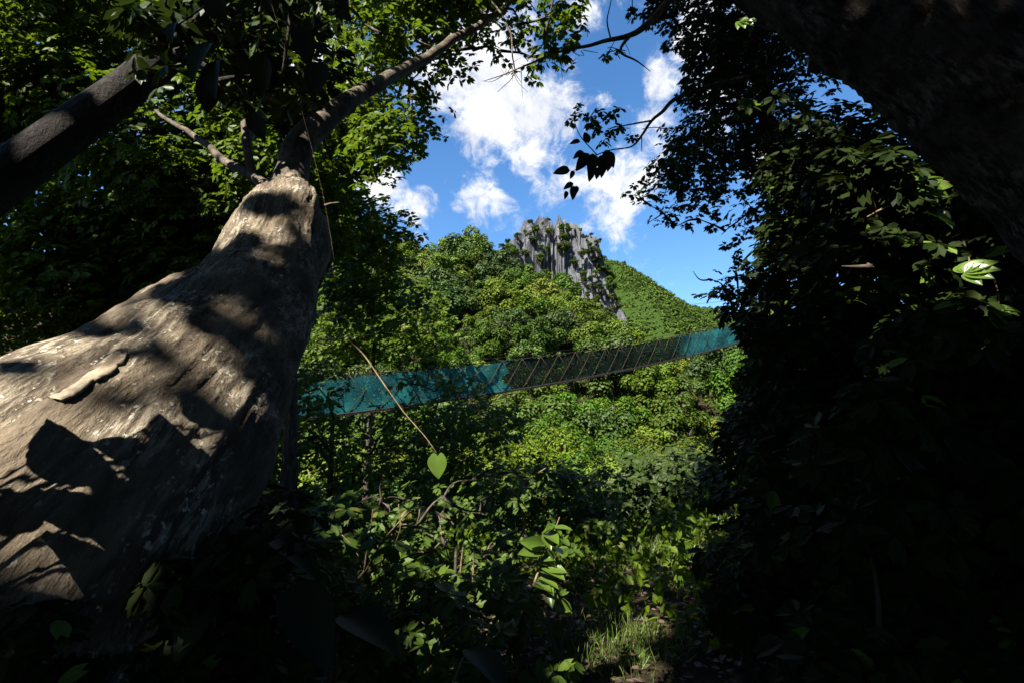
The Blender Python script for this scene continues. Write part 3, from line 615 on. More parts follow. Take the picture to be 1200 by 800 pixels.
# ------------------------------------------------------------------ trees behind the leaning trunk, upper left
GL = 'trees standing behind the leaning trunk'
def bg_tree(name, label, poly, n, D0, D1, tr_px, tr_r, per=150, size=.125, r0=.5, r1=.95, m='leaf_mid', frac=1.0, limb_r=.05, bx=None, cullf=lambda L: open_cull(L) & gap_cull(L, rmax=.2), group=GL, k=6, droop=.3):
    cc, cr = field(poly, n, D0, D1, r0, r1)
    t = [P(*q) for q in tr_px]; b = t[0].copy(); b[2] = float(gz(b[0], b[1])) - .2
    tr = [b] + t
    return near_tree(name, label, 'tree', tr, [tr_r * 1.25] + list(np.linspace(tr_r, tr_r * .4, len(t))), cc, cr, per, size, M[m], M['bark_tree'], group, k, droop, 12, cullf=cullf, frac=frac, limb_r=limb_r)
bg_tree('forest_tree', 'tree with sunlit yellow-green sprays at the left edge, above the black slanting limb', [(-80, -80), (200, -80), (160, 60), (60, 180), (-80, 260)], 84, 6.5, 10, [(-70, 400, 8), (-20, 150, 8), (60, -80, 8.5)], .16)
bg_tree('forest_tree', 'tree with lit leaf sprays under the black slanting limb, left of the pale broken branch', [(120, 150), (300, 90), (340, 200), (260, 290), (110, 300), (80, 220)], 56, 6.5, 9.5, [(60, 480, 8), (115, 355, 8), (165, 300, 8), (215, 250, 8), (280, 100, 8.5)], .13)
bg_tree('forest_tree', 'dark leafy tree at the left edge rising just above the leaning trunk', [(-80, 220), (100, 200), (150, 260), (110, 400), (-80, 460)], 56, 6.5, 10, [(-40, 480, 8), (20, 300, 8), (40, 200, 8)], .12)
bg_tree('forest_tree', 'leafy tree filling the gap right above the middle of the leaning trunk', [(110, 280), (290, 240), (270, 330), (110, 430)], 40, 7, 10.5, [(150, 500, 9), (170, 350, 9), (200, 200, 9)], .12)
bg_tree('forest_tree', 'bright green tree directly behind the fork of the leaning trunk', [(330, 120), (440, 120), (450, 200), (420, 240), (430, 310), (380, 330), (270, 250), (270, 150)], 62, 7.5, 10.5, [(340, 520, 9), (345, 350, 9), (375, 150, 9)], .12)
bg_tree('forest_tree', 'shady tree beyond the upper left corner with small lit leaves', [(150, -80), (420, -80), (400, 60), (300, 120), (180, 90)], 56, 8, 11, [(240, 400, 10), (250, 150, 10), (270, -80, 10)], .15)
# trees on the near edge of the valley
GV = 'trees around the left end of the bridge'
bg_tree('valley_tree', 'tree with dark crown right of the fork, above the thin overhead cable', [(385, 195), (445, 235), (470, 300), (480, 370), (400, 380), (370, 300)], 46, 11, 15, [(315, 560, 13), (345, 400, 13), (410, 260, 13)], .13, 34, .20, .6, 1.1, cullf=None, group=GV)
bg_tree('valley_tree', 'tree behind the overhead cable, its crown between the leaning trunk and the bridge', [(370, 330), (500, 350), (540, 400), (520, 415), (360, 425)], 40, 17.5, 21, [(430, 560, 19), (440, 380, 19)], .13, 24, .24, .8, 1.4, cullf=None, group=GV)
bg_tree('valley_tree', 'leafy tree below the teal netting beside the leaning trunk', [(335, 430), (372, 450), (380, 500), (470, 500), (480, 560), (400, 640), (320, 620), (315, 500)], 44, 9, 12.5, [(380, 700, 11), (385, 600, 11), (390, 490, 11)], .10, 44, .15, .5, .9, cullf=None, group=GV)
bg_tree('valley_tree', 'slender tree whose top sprays overlap the middle of the teal netting', [(470, 425), (590, 425), (600, 455), (560, 500), (470, 500)], 26, 13, 15.5, [(530, 640, 14), (532, 540, 14), (530, 480, 14)], .07, 15, .16, .3, .7, cullf=None, group=GV)
bg_tree('valley_tree', 'low leafy tree under the teal netting, left of the sunlit hillside', [(460, 490), (590, 490), (600, 560), (580, 620), (450, 640)], 40, 10.5, 14, [(520, 720, 12), (525, 620, 12), (530, 520, 12)], .10, 38, .17, .6, 1.0, cullf=None, group=GV)

# ------------------------------------------------------------------ the rough trunk in the upper right corner
RT = [((3.35, 1.25, .15), .46), ((2.7, 1.35, 1.3), .40), (P(1268, 204, 1.65), .245), (P(1080, 40, 1.75), .235), (P(910, -78, 1.9), .22), (P(780, -190, 2.2), .2), (P(640, -400, 3.0), .2)]
base = np.array(RT[0][0]); root = empty('rough_trunk_tree', base, 'massive dark rough-barked trunk leaning across the upper right corner with small sun flecks', 'tree')
def rdisp(q, th, i): return .022 * fbm(q * 2, 2) + .020 * (np.abs(fbm(q @ np.array([[.77, .1, .64], [0, 1, 0], [-.64, 0, .77]]).T * [7, 20, 20.], 3)) - .3) + .005 * fbm(q * 40, 3)
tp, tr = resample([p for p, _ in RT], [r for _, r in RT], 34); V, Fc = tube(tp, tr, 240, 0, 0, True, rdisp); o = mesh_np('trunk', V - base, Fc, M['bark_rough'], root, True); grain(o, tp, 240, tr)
cc, cr = field([(900, -60), (1260, -60), (1260, 260), (1200, 160), (1080, -10), (1000, -20)], 64, 2.6, 4.4, .25, .5)
ex_ = [(822, 50), (840, 72), (858, 92), (876, 112), (894, 132), (912, 150), (850, 110), (870, 135), (835, 95)]; cc = np.vstack([cc, [P(a, b, 4.4) for a, b in ex_]]); cr = np.concatenate([cr, np.full(9, .24)])
g = Geo(); branches(g, [P(780, -190, 2.2), P(640, -400, 3.0)], cc[:12], .04); g.build('branches', M['bark_dark'], root, base)
C, U, Nn, Sz = clumps_to_leaves(cc, cr, 170, .13, 5, .7, gap_cull, .3); leaf_obj('crown', C, U, Nn, Sz, 'leaf', M['leaf_bank_shaded'], root, base)

# ------------------------------------------------------------------ right side: silhouetted crown against the sky, bare branch reaching into it
cc1, cr1 = field([(755, -50), (900, -50), (960, 60), (960, 250), (900, 290), (860, 250), (800, 255), (760, 235), (775, 190), (805, 150), (790, 80), (760, 30)], 100, 6.0, 8.5, .28, .55)
e2 = [(905, 95, 7.5, .5), (935, 140, 7.5, .5), (895, 75, 7.5, .4), (870, 110, 7.5, .5), (860, 150, 7.5, .5), (850, 80, 7.5, .45), (900, 120, 7.5, .5), (880, 180, 7.5, .5), (920, 200, 7.5, .5), (850, 200, 7.5, .4), (900, 60, 7.5, .5), (760, 240, 7, .22), (745, 225, 7, .2), (790, 265, 7, .25), (760, 262, 7, .14), (815, 255, 7, .3), (845, 275, 7, .3), (770, 215, 7, .2), (830, 325, 8, .2), (812, 318, 8, .14), (860, 320, 8, .35), (880, 300, 8, .4), (850, 350, 8, .3), (870, 360, 8, .35)]
cc1 = np.vstack([cc1, [P(a, b, d) for a, b, d, _ in e2]]); cr1 = np.concatenate([cr1, [e[3] for e in e2]])
b0 = np.array([5.2, 6.5, float(gz(5.2, 6.5)) - .2])
near_tree('silhouette_tree', 'dark small-leaved tree right of the sky gap, its crown a black filigree against the blue', 'tree', [b0, P(1010, 500, 7), P(960, 300, 7), P(900, 150, 7), P(880, -60, 7.2)], [.2, .16, .13, .10, .06], cc1, cr1, 190, .10, M['leaf_shaded'], M['bark_dark'], k=6, droop=.35, cullf=lambda L: gap_cull(L) & open_cull(L), limb_r=.03)
# bare branch with a few leaf tufts, crossing the sky
root = empty('bare_branch', P(830, -10, 5), 'bare forked branch reaching left into the sky gap between the two crowns', 'branch'); off = P(830, -10, 5); g = Geo()
g.tube([P(830, -10, 5), P(790, -2, 5), P(757, 30, 5), P(735, 43, 5), P(700, 52, 5), P(650, 62, 5), P(600, 84, 5.1), P(567, 95, 5.2)], [.05, .038, .032, .025, .018, .012, .007, .003], 10, 6, .015)
g.tube([P(740, 40, 5), P(728, 60, 5), P(745, 72, 5), P(762, 84, 5)], [.018, .013, .008, .003], 7, 5, .015)
g.tube([P(715, 48, 5), P(711, 25, 5), P(716, 0, 5), P(714, -20, 5)], [.009, .007, .005, .003], 6, 4, .01)
g.tube([P(560, -20, 6), P(595, 30, 5.6), P(603, 75, 5.3), P(600, 92, 5.3), P(583, 108, 5.3)], [.012, .010, .007, .005, .003], 6, 5, .015)
g.tube([P(600, 80, 5.3), P(606, 90, 5.3), P(612, 98, 5.3)], [.005, .004, .002], 5, 4, .01)
g.tube([P(740, -20, 5), P(742, 12, 5), P(752, 20, 5)], [.006, .005, .002], 5, 4, .01)
g.tube([P(727, 60, 5), P(716, 57, 5), P(712, 58, 5)], [.006, .004, .003], 5, 4, .01)
for k in range(16):
    t = rng.uniform(0, 1); q = np.array([735, 43]) * (1 - t) + np.array([585, 90]) * t; e = q + rng.normal(0, 1, 2) * [14, 16]
    g.tube([P(*q, 5), P(*((q + e) / 2 + rng.normal(0, 3, 2)), 5), P(*e, 5 + rng.normal(0, .1))], [.004, .003, .0015], 5, 3, .005)
g.build('stem', M['bark_limb'], root, off)
cc = np.array([P(717, 63, 5), P(655, 52, 5), P(668, 64, 5), P(640, 60, 5)]); C, U, Nn, Sz = clumps_to_leaves(cc, [.10, .16, .12, .1], 500, .09, 5, .7); leaf_obj('leaves', C, U, Nn, Sz, 'leaf', M['leaf_mid'], root, off)
# leaf spray hanging in the sky at the right of the cloud
root = empty('leaf_spray', P(800, 128, 3.2), 'twig with black broad leaves and small leaf tufts hanging against the white cloud', 'branch'); off = P(800, 128, 3.2); g = Geo()
g.tube([P(880, 90, 3.4), P(800, 112, 3.3), P(777, 132, 3.2), P(765, 142, 3.2), P(752, 160, 3.2), P(740, 172, 3.2), P(715, 176, 3.2), P(690, 186, 3.2), P(672, 200, 3.2)], [.02, .014, .011, .009, .007, .005, .004, .003, .002], 8, 5, .006)
g.tube([P(765, 142, 3.2), P(735, 147, 3.2), P(715, 150, 3.2)], [.006, .004, .002], 6, 5, .005); g.tube([P(790, 155, 3.2), P(770, 150, 3.2), P(752, 152, 3.2)], [.003, .003, .002], 5, 4, .004)
g.tube([P(700, 182, 3.2), P(680, 160, 3.2), P(672, 140, 3.2)], [.004, .003, .002], 5, 4, .004); g.tube([P(752, 160, 3.2), P(752, 178, 3.2)], [.004, .002], 5)
g.build('stem', M['bark_dark'], root, off)
big = [(690, 168, 683, 150, 0), (680, 166, 664, 167, 0), (684, 178, 668, 186, 0), (690, 180, 672, 204, 0), (695, 180, 692, 212, 0), (704, 182, 709, 213, .03), (712, 178, 722, 200, .03), (715, 186, 712, 204, 0), (702, 196, 698, 213, 0), (694, 198, 690, 216, 0), (668, 200, 643, 201, 0), (672, 200, 668, 212, 0), (672, 215, 657, 222, 0), (672, 218, 672, 238, 0), (676, 218, 673, 232, .01), (664, 224, 662, 236, 0), (714, 176, 704, 196, .02), (686, 160, 690, 158, 0)]
Cb = np.array([P(a, b, 3.2 + z) for a, b, _, _, z in big]); Ub = np.array([P(c, d, 3.2 + z) - P(a, b, 3.2 + z) for a, b, c, d, z in big]); sz = np.linalg.norm(Ub, axis=1); n = len(big)
leaf_obj('broad_leaves', Cb, Ub, unit(np.array([0, -1, .1]) + rnd_dir(n) * .35), sz * .8, 'big', M['leaf_big'], root, off, True)
cc = np.array([P(a, b, 3.2) for a, b in [(680, 128), (672, 140), (690, 140), (700, 132), (712, 140), (722, 132), (725, 150), (712, 158), (740, 160), (700, 155), (708, 168), (695, 150)]]); C, U, Nn, Sz = clumps_to_leaves(cc, np.full(12, .035), 3600, .05, 5, .8); leaf_obj('leaf_tufts', C, U, Nn, Sz, 'leaf', M['leaf_near'], root, off)

# dark thicket on the right slope: shrubs one behind another
GR = 'dark shrubs on the right bank'
def shrub(name, label, poly, n, D0, D1, base_xy, per=150, size=.13, r0=.2, r1=.4, m='leaf_bank_shaded', group=GR, k=6, cullf=None, cat='shrub', stem_r=.03, kind='leaf', droop=.3, tilt=.5):
    cc, cr = field(poly, n, D0, D1, r0, r1); x, y = base_xy; b = np.array([x, y, float(gz(x, y)) - .05]); c0 = cc.mean(0)
    return near_tree(name, label, cat, [b, b * .6 + c0 * .4, c0], [stem_r, stem_r * .8, stem_r * .4], cc, cr, per, size, M[m], M['bark_tree'], group, k, droop, 8, cullf=cullf, limb_r=stem_r * .5, parts=('stem', 'foliage'), tilt=tilt, shape=kind)
both2 = lambda L: gap_cull(L) & open_cull(L)
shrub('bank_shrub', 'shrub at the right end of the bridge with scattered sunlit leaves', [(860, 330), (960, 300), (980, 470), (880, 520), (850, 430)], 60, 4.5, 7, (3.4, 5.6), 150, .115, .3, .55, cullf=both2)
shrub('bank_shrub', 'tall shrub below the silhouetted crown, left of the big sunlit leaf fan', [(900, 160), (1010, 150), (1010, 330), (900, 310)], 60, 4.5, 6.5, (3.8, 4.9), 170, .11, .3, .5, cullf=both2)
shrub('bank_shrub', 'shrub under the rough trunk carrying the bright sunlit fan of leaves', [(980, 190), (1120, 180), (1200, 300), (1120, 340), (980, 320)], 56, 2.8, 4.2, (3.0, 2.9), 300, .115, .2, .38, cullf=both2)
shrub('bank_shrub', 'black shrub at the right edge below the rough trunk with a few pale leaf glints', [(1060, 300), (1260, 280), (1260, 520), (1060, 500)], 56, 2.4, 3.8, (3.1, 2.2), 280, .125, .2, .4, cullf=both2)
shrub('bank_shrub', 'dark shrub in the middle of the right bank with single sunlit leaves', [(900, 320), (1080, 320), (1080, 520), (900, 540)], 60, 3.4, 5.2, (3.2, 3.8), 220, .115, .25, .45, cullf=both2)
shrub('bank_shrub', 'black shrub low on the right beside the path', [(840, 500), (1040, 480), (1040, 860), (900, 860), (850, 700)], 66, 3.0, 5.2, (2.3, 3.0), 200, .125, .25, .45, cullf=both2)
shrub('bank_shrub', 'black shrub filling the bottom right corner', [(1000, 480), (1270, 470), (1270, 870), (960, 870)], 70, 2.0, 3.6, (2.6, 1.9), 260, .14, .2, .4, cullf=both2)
shrub('bank_shrub', 'dark bush on the far side of the path under the hillside trees', [(710, 550), (860, 540), (860, 605), (740, 615)], 44, 13, 17, (3.6, 14.5), 20, .26, .8, 1.3, m='leaf_shaded')

# ------------------------------------------------------------------ shrubs and saplings in the middle foreground
GC = 'shrubs in the middle foreground'
shrub('valley_shrub', 'slender-stemmed shrub below the heart leaf with many small sunlit leaves', [(440, 560), (640, 540), (650, 640), (600, 720), (440, 720)], 64, 3.8, 6.2, (-.5, 4.6), 80, .12, .25, .5, group=GC, cullf=gap_cull, m='leaf_near')
shrub('valley_shrub', 'dark shrub behind the foot of the leaning trunk with tiny lit leaf specks', [(300, 590), (450, 570), (460, 850), (300, 850)], 56, 3.2, 5.5, (-1.3, 3.6), 110, .12, .25, .45, group=GC, cullf=gap_cull, m='leaf_near')
shrub('valley_shrub', 'dark low bush added as shade against the lower right side of the leaning trunk', [(150, 640), (330, 560), (360, 860), (150, 860)], 50, 1.9, 3.2, (-1.5, 2.4), 260, .11, .15, .3, group=GC, m='leaf_bank_shaded')  # dark leaves added to stand for the shade beside the trunk
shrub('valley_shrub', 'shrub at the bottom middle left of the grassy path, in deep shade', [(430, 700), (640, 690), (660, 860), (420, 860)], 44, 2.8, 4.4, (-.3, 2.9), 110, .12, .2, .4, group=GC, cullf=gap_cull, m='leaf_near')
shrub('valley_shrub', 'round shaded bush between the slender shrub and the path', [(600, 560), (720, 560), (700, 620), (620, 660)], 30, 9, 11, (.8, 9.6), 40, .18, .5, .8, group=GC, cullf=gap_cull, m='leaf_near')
shrub('valley_shrub', 'dark leaves added as shade in front of the foot of the leaning trunk, bottom left', [(185, 610), (300, 560), (330, 850), (20, 860), (60, 800), (135, 790), (185, 720)], 60, .95, 1.35, (-.75, .75), 1500, .06, .06, .12, group=GC, m='leaf_bank_shaded', stem_r=.012)  # dark leaves set over the bark in place of shade
shrub('valley_shrub', 'dark leaves added as shade over the base of the leaning trunk in the bottom left corner', [(-70, 690), (40, 700), (85, 770), (100, 860), (-70, 860)], 40, .78, .92, (-.95, .45), 2200, .05, .05, .09, group=GC, m='leaf_bank_shaded', stem_r=.010)  # more dark leaves standing for shade, over the corner
# sapling with big pointed leaves that catch the sun
off = np.array([.15, 3.3, float(gz(.15, 3.3))]); root = empty('sapling', off, 'leaning sapling with bright long pointed leaves left of the grassy path', 'sapling'); g = Geo()
st = [off, P(600, 770, 3.3), P(620, 700, 3.3), P(645, 630, 3.4), P(655, 605, 3.4)]; g.tube(st, [.014, .012, .009, .006, .003], 7, 6, .01)
lv = [(640, 625, 665, 632), (640, 622, 650, 608), (645, 618, 670, 622), (638, 640, 612, 632), (634, 655, 660, 650), (630, 668, 668, 672), (628, 675, 690, 690), (630, 680, 672, 700), (626, 690, 660, 712), (640, 700, 696, 736), (622, 700, 690, 722), (618, 690, 590, 700), (630, 650, 605, 646), (645, 640, 672, 648), (634, 662, 690, 668), (626, 684, 665, 685), (618, 710, 650, 730), (612, 720, 590, 735)]
lv = lv + [(a + rng.normal(0, 9), b + rng.normal(0, 10), c + rng.normal(0, 14), d + rng.normal(0, 14)) for a, b, c, d in lv]; Cb = np.array([P(a, b, 3.35) for a, b, _, _ in lv]); Ub = np.array([P(c, d, 3.35 - .3 * rng.random()) - P(a, b, 3.35) for a, b, c, d in lv])
for c in Cb: g.tube([P(625, 685, 3.3) * .3 + c * .7 + [0, .02, -.02], c], [.003, .0015], 5)
g.build('stem', M['twig'], root, off)
leaf_obj('leaves', Cb, Ub, unit(np.array([-.1, -.4, .8]) + rnd_dir(len(Cb)) * .7), np.clip(np.linalg.norm(Ub, axis=1) * .6, .05, .17), 'big', M['leaf_bright'], root, off, True)
# thin tan stems in the shrubbery
def stick(name, label, cat, px, r, m='twig', group=None, ground=False):
    t = [P(*q) for q in px]; off = t[0]; g = Geo(); g.tube(t, r, 8, 6, .008); o = g.build(name, M[m], None, off); o.matrix_basis.translation = Vector(tuple(off)); return tag(o, label, cat, group), off
GS = 'thin pale stems among the shrubs'
stick('bare_sapling', 'pale curved stem, S-shaped, in the upper part of the slender shrub', 'sapling', [(485, 790, 4.2), (520, 700, 4.2), (533, 640, 4.2), (520, 610, 4.2)][0:0] + [(600, 640, 3.9), (612, 625, 3.9), (615, 605, 3.9), (607, 588, 3.9), (612, 570, 3.9), (622, 560, 3.9), (640, 548, 3.9)], [.004, .009, .009, .008, .006, .005, .003], group=GS)
stick('bare_sapling', 'upright tan stem left of the bright sapling, cut off by darkness below', 'sapling', [(538, 820, 4.0), (538, 700, 4.0), (543, 640, 4.0)], [.012, .01, .007], group=GS)
stick('bare_sapling', 'slanting pale stem crossing behind the sapling at the bottom middle', 'sapling', [(525, 760, 3.6), (550, 715, 3.6), (568, 665, 3.6)], [.009, .008, .005], group=GS)
stick('bare_sapling', 'short tan upright stem right of the shrub middle', 'sapling', [(553, 700, 4.0), (555, 670, 4.0), (556, 636, 4.0)], [.006, .007, .004], group=GS)
stick('bare_sapling', 'tan stem standing over the small bright plant at the bottom edge', 'sapling', [(545, 830, 3.2), (545, 780, 3.2), (546, 735, 3.2)], [.012, .011, .008], group=GS)
stick('fallen_stick', 'thin grey stick leaning over the path from the shaded ground', 'stick', [(690, 715, 6.2), (730, 683, 6.2)], [.012, .008], 'bark_limb')
stick('dead_pole', 'grey dead pole leaning left at the bottom middle', 'stick', [(605, 830, 3.0), (615, 760, 3.1), (634, 690, 3.3)], [.016, .014, .01], 'bark_limb')
stick('dead_pole', 'grey dead pole leaning right, crossing the other at the bottom middle', 'stick', [(668, 840, 3.0), (650, 760, 3.1), (636, 688, 3.3)], [.016, .014, .01], 'bark_limb')
off = P(425, 680, 3.3); root = empty('bare_shrub', P(395, 720, 3.3), 'leafless forked shrub of thin stems, one lit tan, left of the slender shrub', 'shrub'); off = P(395, 720, 3.3); g = Geo()
for t, r in [([(385, 830, 3.2), (412, 700, 3.3), (428, 668, 3.3)], [.012, .01, .008]), ([(428, 668, 3.3), (433, 630, 3.3), (437, 596, 3.3)], [.007, .005, .002]), ([(428, 668, 3.3), (448, 635, 3.3), (480, 600, 3.3)], [.008, .006, .002]), ([(428, 668, 3.3), (455, 650, 3.3), (470, 620, 3.3), (468, 590, 3.3)], [.005, .004, .003, .002]), ([(428, 660, 3.3), (415, 640, 3.3), (402, 625, 3.3)], [.004, .003, .002]), ([(430, 668, 3.3), (470, 655, 3.3), (505, 640, 3.3)], [.006, .004, .002])]: g.tube([P(*q) for q in t], r, 7, 6, .01)
g.build('stems', M['twig'], root, off)
# small bright plant at the very bottom
off = P(545, 812, 3.1); C = np.repeat(off[None], 11, 0); U = unit(rnd_dir(11) * [1, 1, .4] + [0, 0, .7]); o = leaf_obj('seedling', C - off, U, unit(np.cross(U, rnd_dir(11))), rng.uniform(.09, .15, 11), 'big', M['leaf_bright'], None, (0, 0, 0), True); o.matrix_basis.translation = Vector(tuple(off)); tag(o, 'small seedling with upright lit leaves at the bottom edge of the picture', 'plant')

# heart-shaped leaf on its long dry stem
top = P(409, 402, 1.95); tip = P(511, 532, 1.7); root = empty('hanging_leaf', top, 'single bright green heart-shaped leaf at the end of a long tan stem', 'leaf'); g = Geo()
g.tube([P(300, -60, 2.6), P(372, 200, 2.4), P(398, 350, 2.05), top], [.0003, .0003, .0003, .0003], 4, 8)
g.tube([top, P(425, 418, 1.92), P(445, 445, 1.87), P(470, 478, 1.8), P(495, 508, 1.73), tip], [.0015, .0026, .0023, .0019, .0013, .0008], 8, 8, .012)
g.build('stem', M['twig'], root, top)
hc = P(513, 534, 1.7); U = unit((P(513, 560, 1.68) - hc)[None]); leaf_obj('blade', hc[None], U, unit(np.array([[-.2, -.9, .35]])), .073, 'heart', M['leaf_bright'], root, top, True)

# sapling added out of view left of the camera, leaves set to shadow the trunk
off = np.array([-1.75, .25, float(gz(-1.75, .25))]); root = empty('shadow_sapling', off, 'unseen broad-leaved sapling added to cast leaf shadows on the lower trunk', 'sapling'); g = Geo()
tgt = [((98, 570), (62, 506), .55), ((192, 556), (130, 522), .45), ((232, 560), (200, 508), .55), ((124, 612), (40, 588), .5), ((50, 600), (-20, 612), .5), ((285, 530), (240, 480), .6), ((158, 668), (118, 668), .5), ((250, 560), (175, 570), .5), ((215, 600), (145, 600), .5), ((245, 640), (160, 640), .5), ((220, 690), (172, 668), .5), ((240, 600), (190, 650), .6), ((10, 760), (-50, 690), .5), ((70, 800), (5, 735), .5), ((60, 800), (-10, 760), .5), ((110, 800), (50, 740), .5), ((200, 760), (168, 700), .5), ((170, 790), (130, 780), .5), ((270, 560), (220, 600), .6)]
Cb = []; Ub = []; Nb = []; hub = np.array([-1.35, .30, 1.30])
g.tube([off, off * .5 + hub * .5 + [.1, 0, 0], hub, hub + [-.1, .05, .12]], [.02, .016, .01, .006], 8, 6, .02)
for (a, b, t) in tgt:
    p1, n1_ = on_trunk(*a); p2, _ = on_trunk(*b)
    if p1 is None or p2 is None: continue
    for t in np.arange(max(t - .15, .3), 1.6, .03):
        pr = proj(np.array([p1, p2, (p1 + p2) / 2]) + S * t)
        if ((pr[0] < -35) | (pr[2] < 0) | (pr[1] < -40)).all(): break
    if np.linalg.norm(p2 - p1) > .17: p1 = p2 + unit(p1 - p2) * .155
    q1 = p1 + S * t; q2 = p2 + S * t; Cb.append(q1); Ub.append(q2 - q1); Nb.append(S)
n0 = len(Cb); Cb = np.array(Cb); Ub = np.array(Ub); sz = np.linalg.norm(Ub, axis=1) * 1.05
for c in Cb: g.tube([hub, (hub + c) / 2 + [0, 0, .05], c], [.006, .004, .002], 6, 5, .01)
g.build('stem', M['bark_tree'], root, off)
leaf_obj('leaves', Cb, Ub, np.array(Nb), sz, 'big', M['leaf_big'], root, off, True)

# broad leaves curving through the dark at the bottom left
off = np.array([-.55, .95, float(gz(-.55, .95))]); root = empty('broad_leaf_plant', off, 'plant with large drooping leaves dimly seen against the black bottom left', 'plant'); g = Geo()
lv = [(295, 600, 392, 655, 1.25), (232, 640, 312, 688, 1.15), (340, 685, 398, 790, 1.1), (400, 720, 478, 745, 1.3), (235, 620, 180, 700, 1.1), (545, 760, 610, 800, 1.2), (250, 700, 190, 780, 1.0)]
Cb = np.array([P(a, b, d) for a, b, _, _, d in lv]); Ub = np.array([P(c, e, d - .12) - P(a, b, d) for a, b, c, e, d in lv])
for c in Cb: g.tube([off, off * .4 + c * .6 + [0, .05, 0], c], [.01, .006, .003], 6, 6, .01)
g.build('stem', M['bark_tree'], root, off)
leaf_obj('leaves', Cb, Ub, unit(np.array([.2, -.4, 1.]) + rnd_dir(len(Cb)) * .25), np.linalg.norm(Ub, axis=1) * .85, 'big', M['leaf_big'], root, off, True)

# large lit leaves on the right: palmate fans and long blades
root_off = P(1040, 240, 2.9); root = empty('palmate_branch', root_off, 'branch with sunlit deeply cut leaves just below the rough trunk', 'branch'); g = Geo()
ctr = [(1045, 235, 2.9, .17), (1020, 262, 3.0, .15), (1075, 222, 2.85, .16), (870, 120, 3.5, .09), (935, 125, 3.3, .15), (1100, 255, 2.7, .12), (868, 25, 3.9, .14), (1060, 350, 2.9, .12), (1130, 320, 2.5, .14), (1025, 415, 3.1, .12), (1165, 362, 2.3, .10)]
Cb, Ub, Nb, sz = [], [], [], []
for a, b, d, s_ in ctr:
    c = P(a, b, d); Nv = unit(S * .8 + np.array([0, -.5, .0]) + rng.normal(0, .25, 3)); E1 = unit(np.cross(Nv, [0, 0, 1.])); E2 = np.cross(E1, Nv); ph = rng.uniform(2.6, 4.0)
    for k in range(7): th = ph + (k - 3) * .48; Cb.append(c); Ub.append(math.cos(th) * E1 + math.sin(th) * E2); Nb.append(Nv); sz.append(s_ * (1 - .09 * abs(k - 3)))
    g.tube([c, c + [.12, .1, .08], c + [.3, .3, .3]], [.003, .004, .005], 5, 4, .01)
g.tube([P(1200, 220, 2.9), P(1100, 215, 2.95), root_off, P(1000, 270, 3.1)], [.014, .01, .007, .004], 7, 6, .02); g.build('stem', M['twig'], root, root_off)
leaf_obj('leaves', np.array(Cb), np.array(Ub), np.array(Nb), np.array(sz), 'big', M['leaf_bright'], root, root_off, True)

# ------------------------------------------------------------------ grass, ground cover and litter along the path
def grass_patch(cx, cy, n, rx, ry, h): a = rng.normal(0, 1, (n, 2)) * [rx, ry] + [cx, cy]; return a, np.full(n, h)
G_, H_ = [], []
for px, py, rx, ry, n, h in [(745, 755, .35, .30, 900, .15), (715, 780, .3, .2, 400, .12), (790, 640, .8, .7, 1300, .2), (825, 610, .8, .9, 1200, .24), (750, 655, .5, .4, 700, .22), (800, 690, .5, .4, 500, .18), (700, 720, .3, .3, 300, .15), (850, 650, .7, .8, 900, .25)]:
    d = ray(px, py); Dg = 3.
    for it in range(30):
        q = CAM + d * Dg; e = q[2] - float(gz(q[0], q[1])); Dg += e / max(.12, -d[2]) * .6
    a, h_ = grass_patch(q[0], q[1], int(n * .6), rx * .7, ry * .7, h); G_.append(a); H_.append(h_)
a = np.vstack([np.stack([rng.uniform(-4, 6, 5000), rng.uniform(3, 20, 5000)], -1)]); a = a[fbm(np.stack([a[:, 0] * .7, a[:, 1] * .7, a[:, 0] * 0], -1), 2) > .1]; G_.append(a); H_.append(np.full(len(a), .14))
a = np.vstack(G_); h_ = np.concatenate(H_) * rng.uniform(.3, 1.4, len(a)); C = np.stack([a[:, 0], a[:, 1], gz(a[:, 0], a[:, 1])], -1); U = unit(rng.normal(0, .38, (len(a), 3)) + [0, 0, 1.]); 
tag(leaf_obj('grass', C, U, unit(np.cross(U, rnd_dir(len(a)))), h_, 'blade', M['grass']), 'tufts of sunlit grass along the shaded forest path', 'grass', kind='stuff')
n = 22000; x = rng.uniform(-5, 8, n); y = rng.uniform(2, 22, n) ; C = np.stack([x, y, gz(x, y) + .02 + rng.random(n) * .03], -1); U = unit(rnd_dir(n) * [1, 1, .25])
tag(leaf_obj('leaf_litter', C, U, unit(rnd_dir(n) * .4 + [0, 0, 1.]), rng.uniform(.04, .11, n), 'leaf', M['litter']), 'brown fallen leaves scattered on the forest floor', 'leaf litter', kind='stuff')
n = 75000; x = rng.uniform(-10, 11, n); y = 4.5 + 22 * rng.random(n); keep = (fbm(np.stack([x * .45, y * .45, x * 0 + 9], -1), 3) > -.15) & ~((np.abs(x - (.9 + y * .13)) < .35) & (y < 12) & (rng.random(n) < .55)); x, y = x[keep], y[keep]; n = len(x); C = np.stack([x, y, gz(x, y) + rng.random(n) ** 2 * .5], -1); d = shell(n, .9)
tag(leaf_obj('ground_cover', C, unit(np.cross(d, rnd_dir(n)) ), unit(d + [0, 0, .8]), rng.uniform(.09, .2, n), 'leaf', M['leaf_mid']), 'low green ground cover on both sides of the path', 'ground cover', kind='stuff')

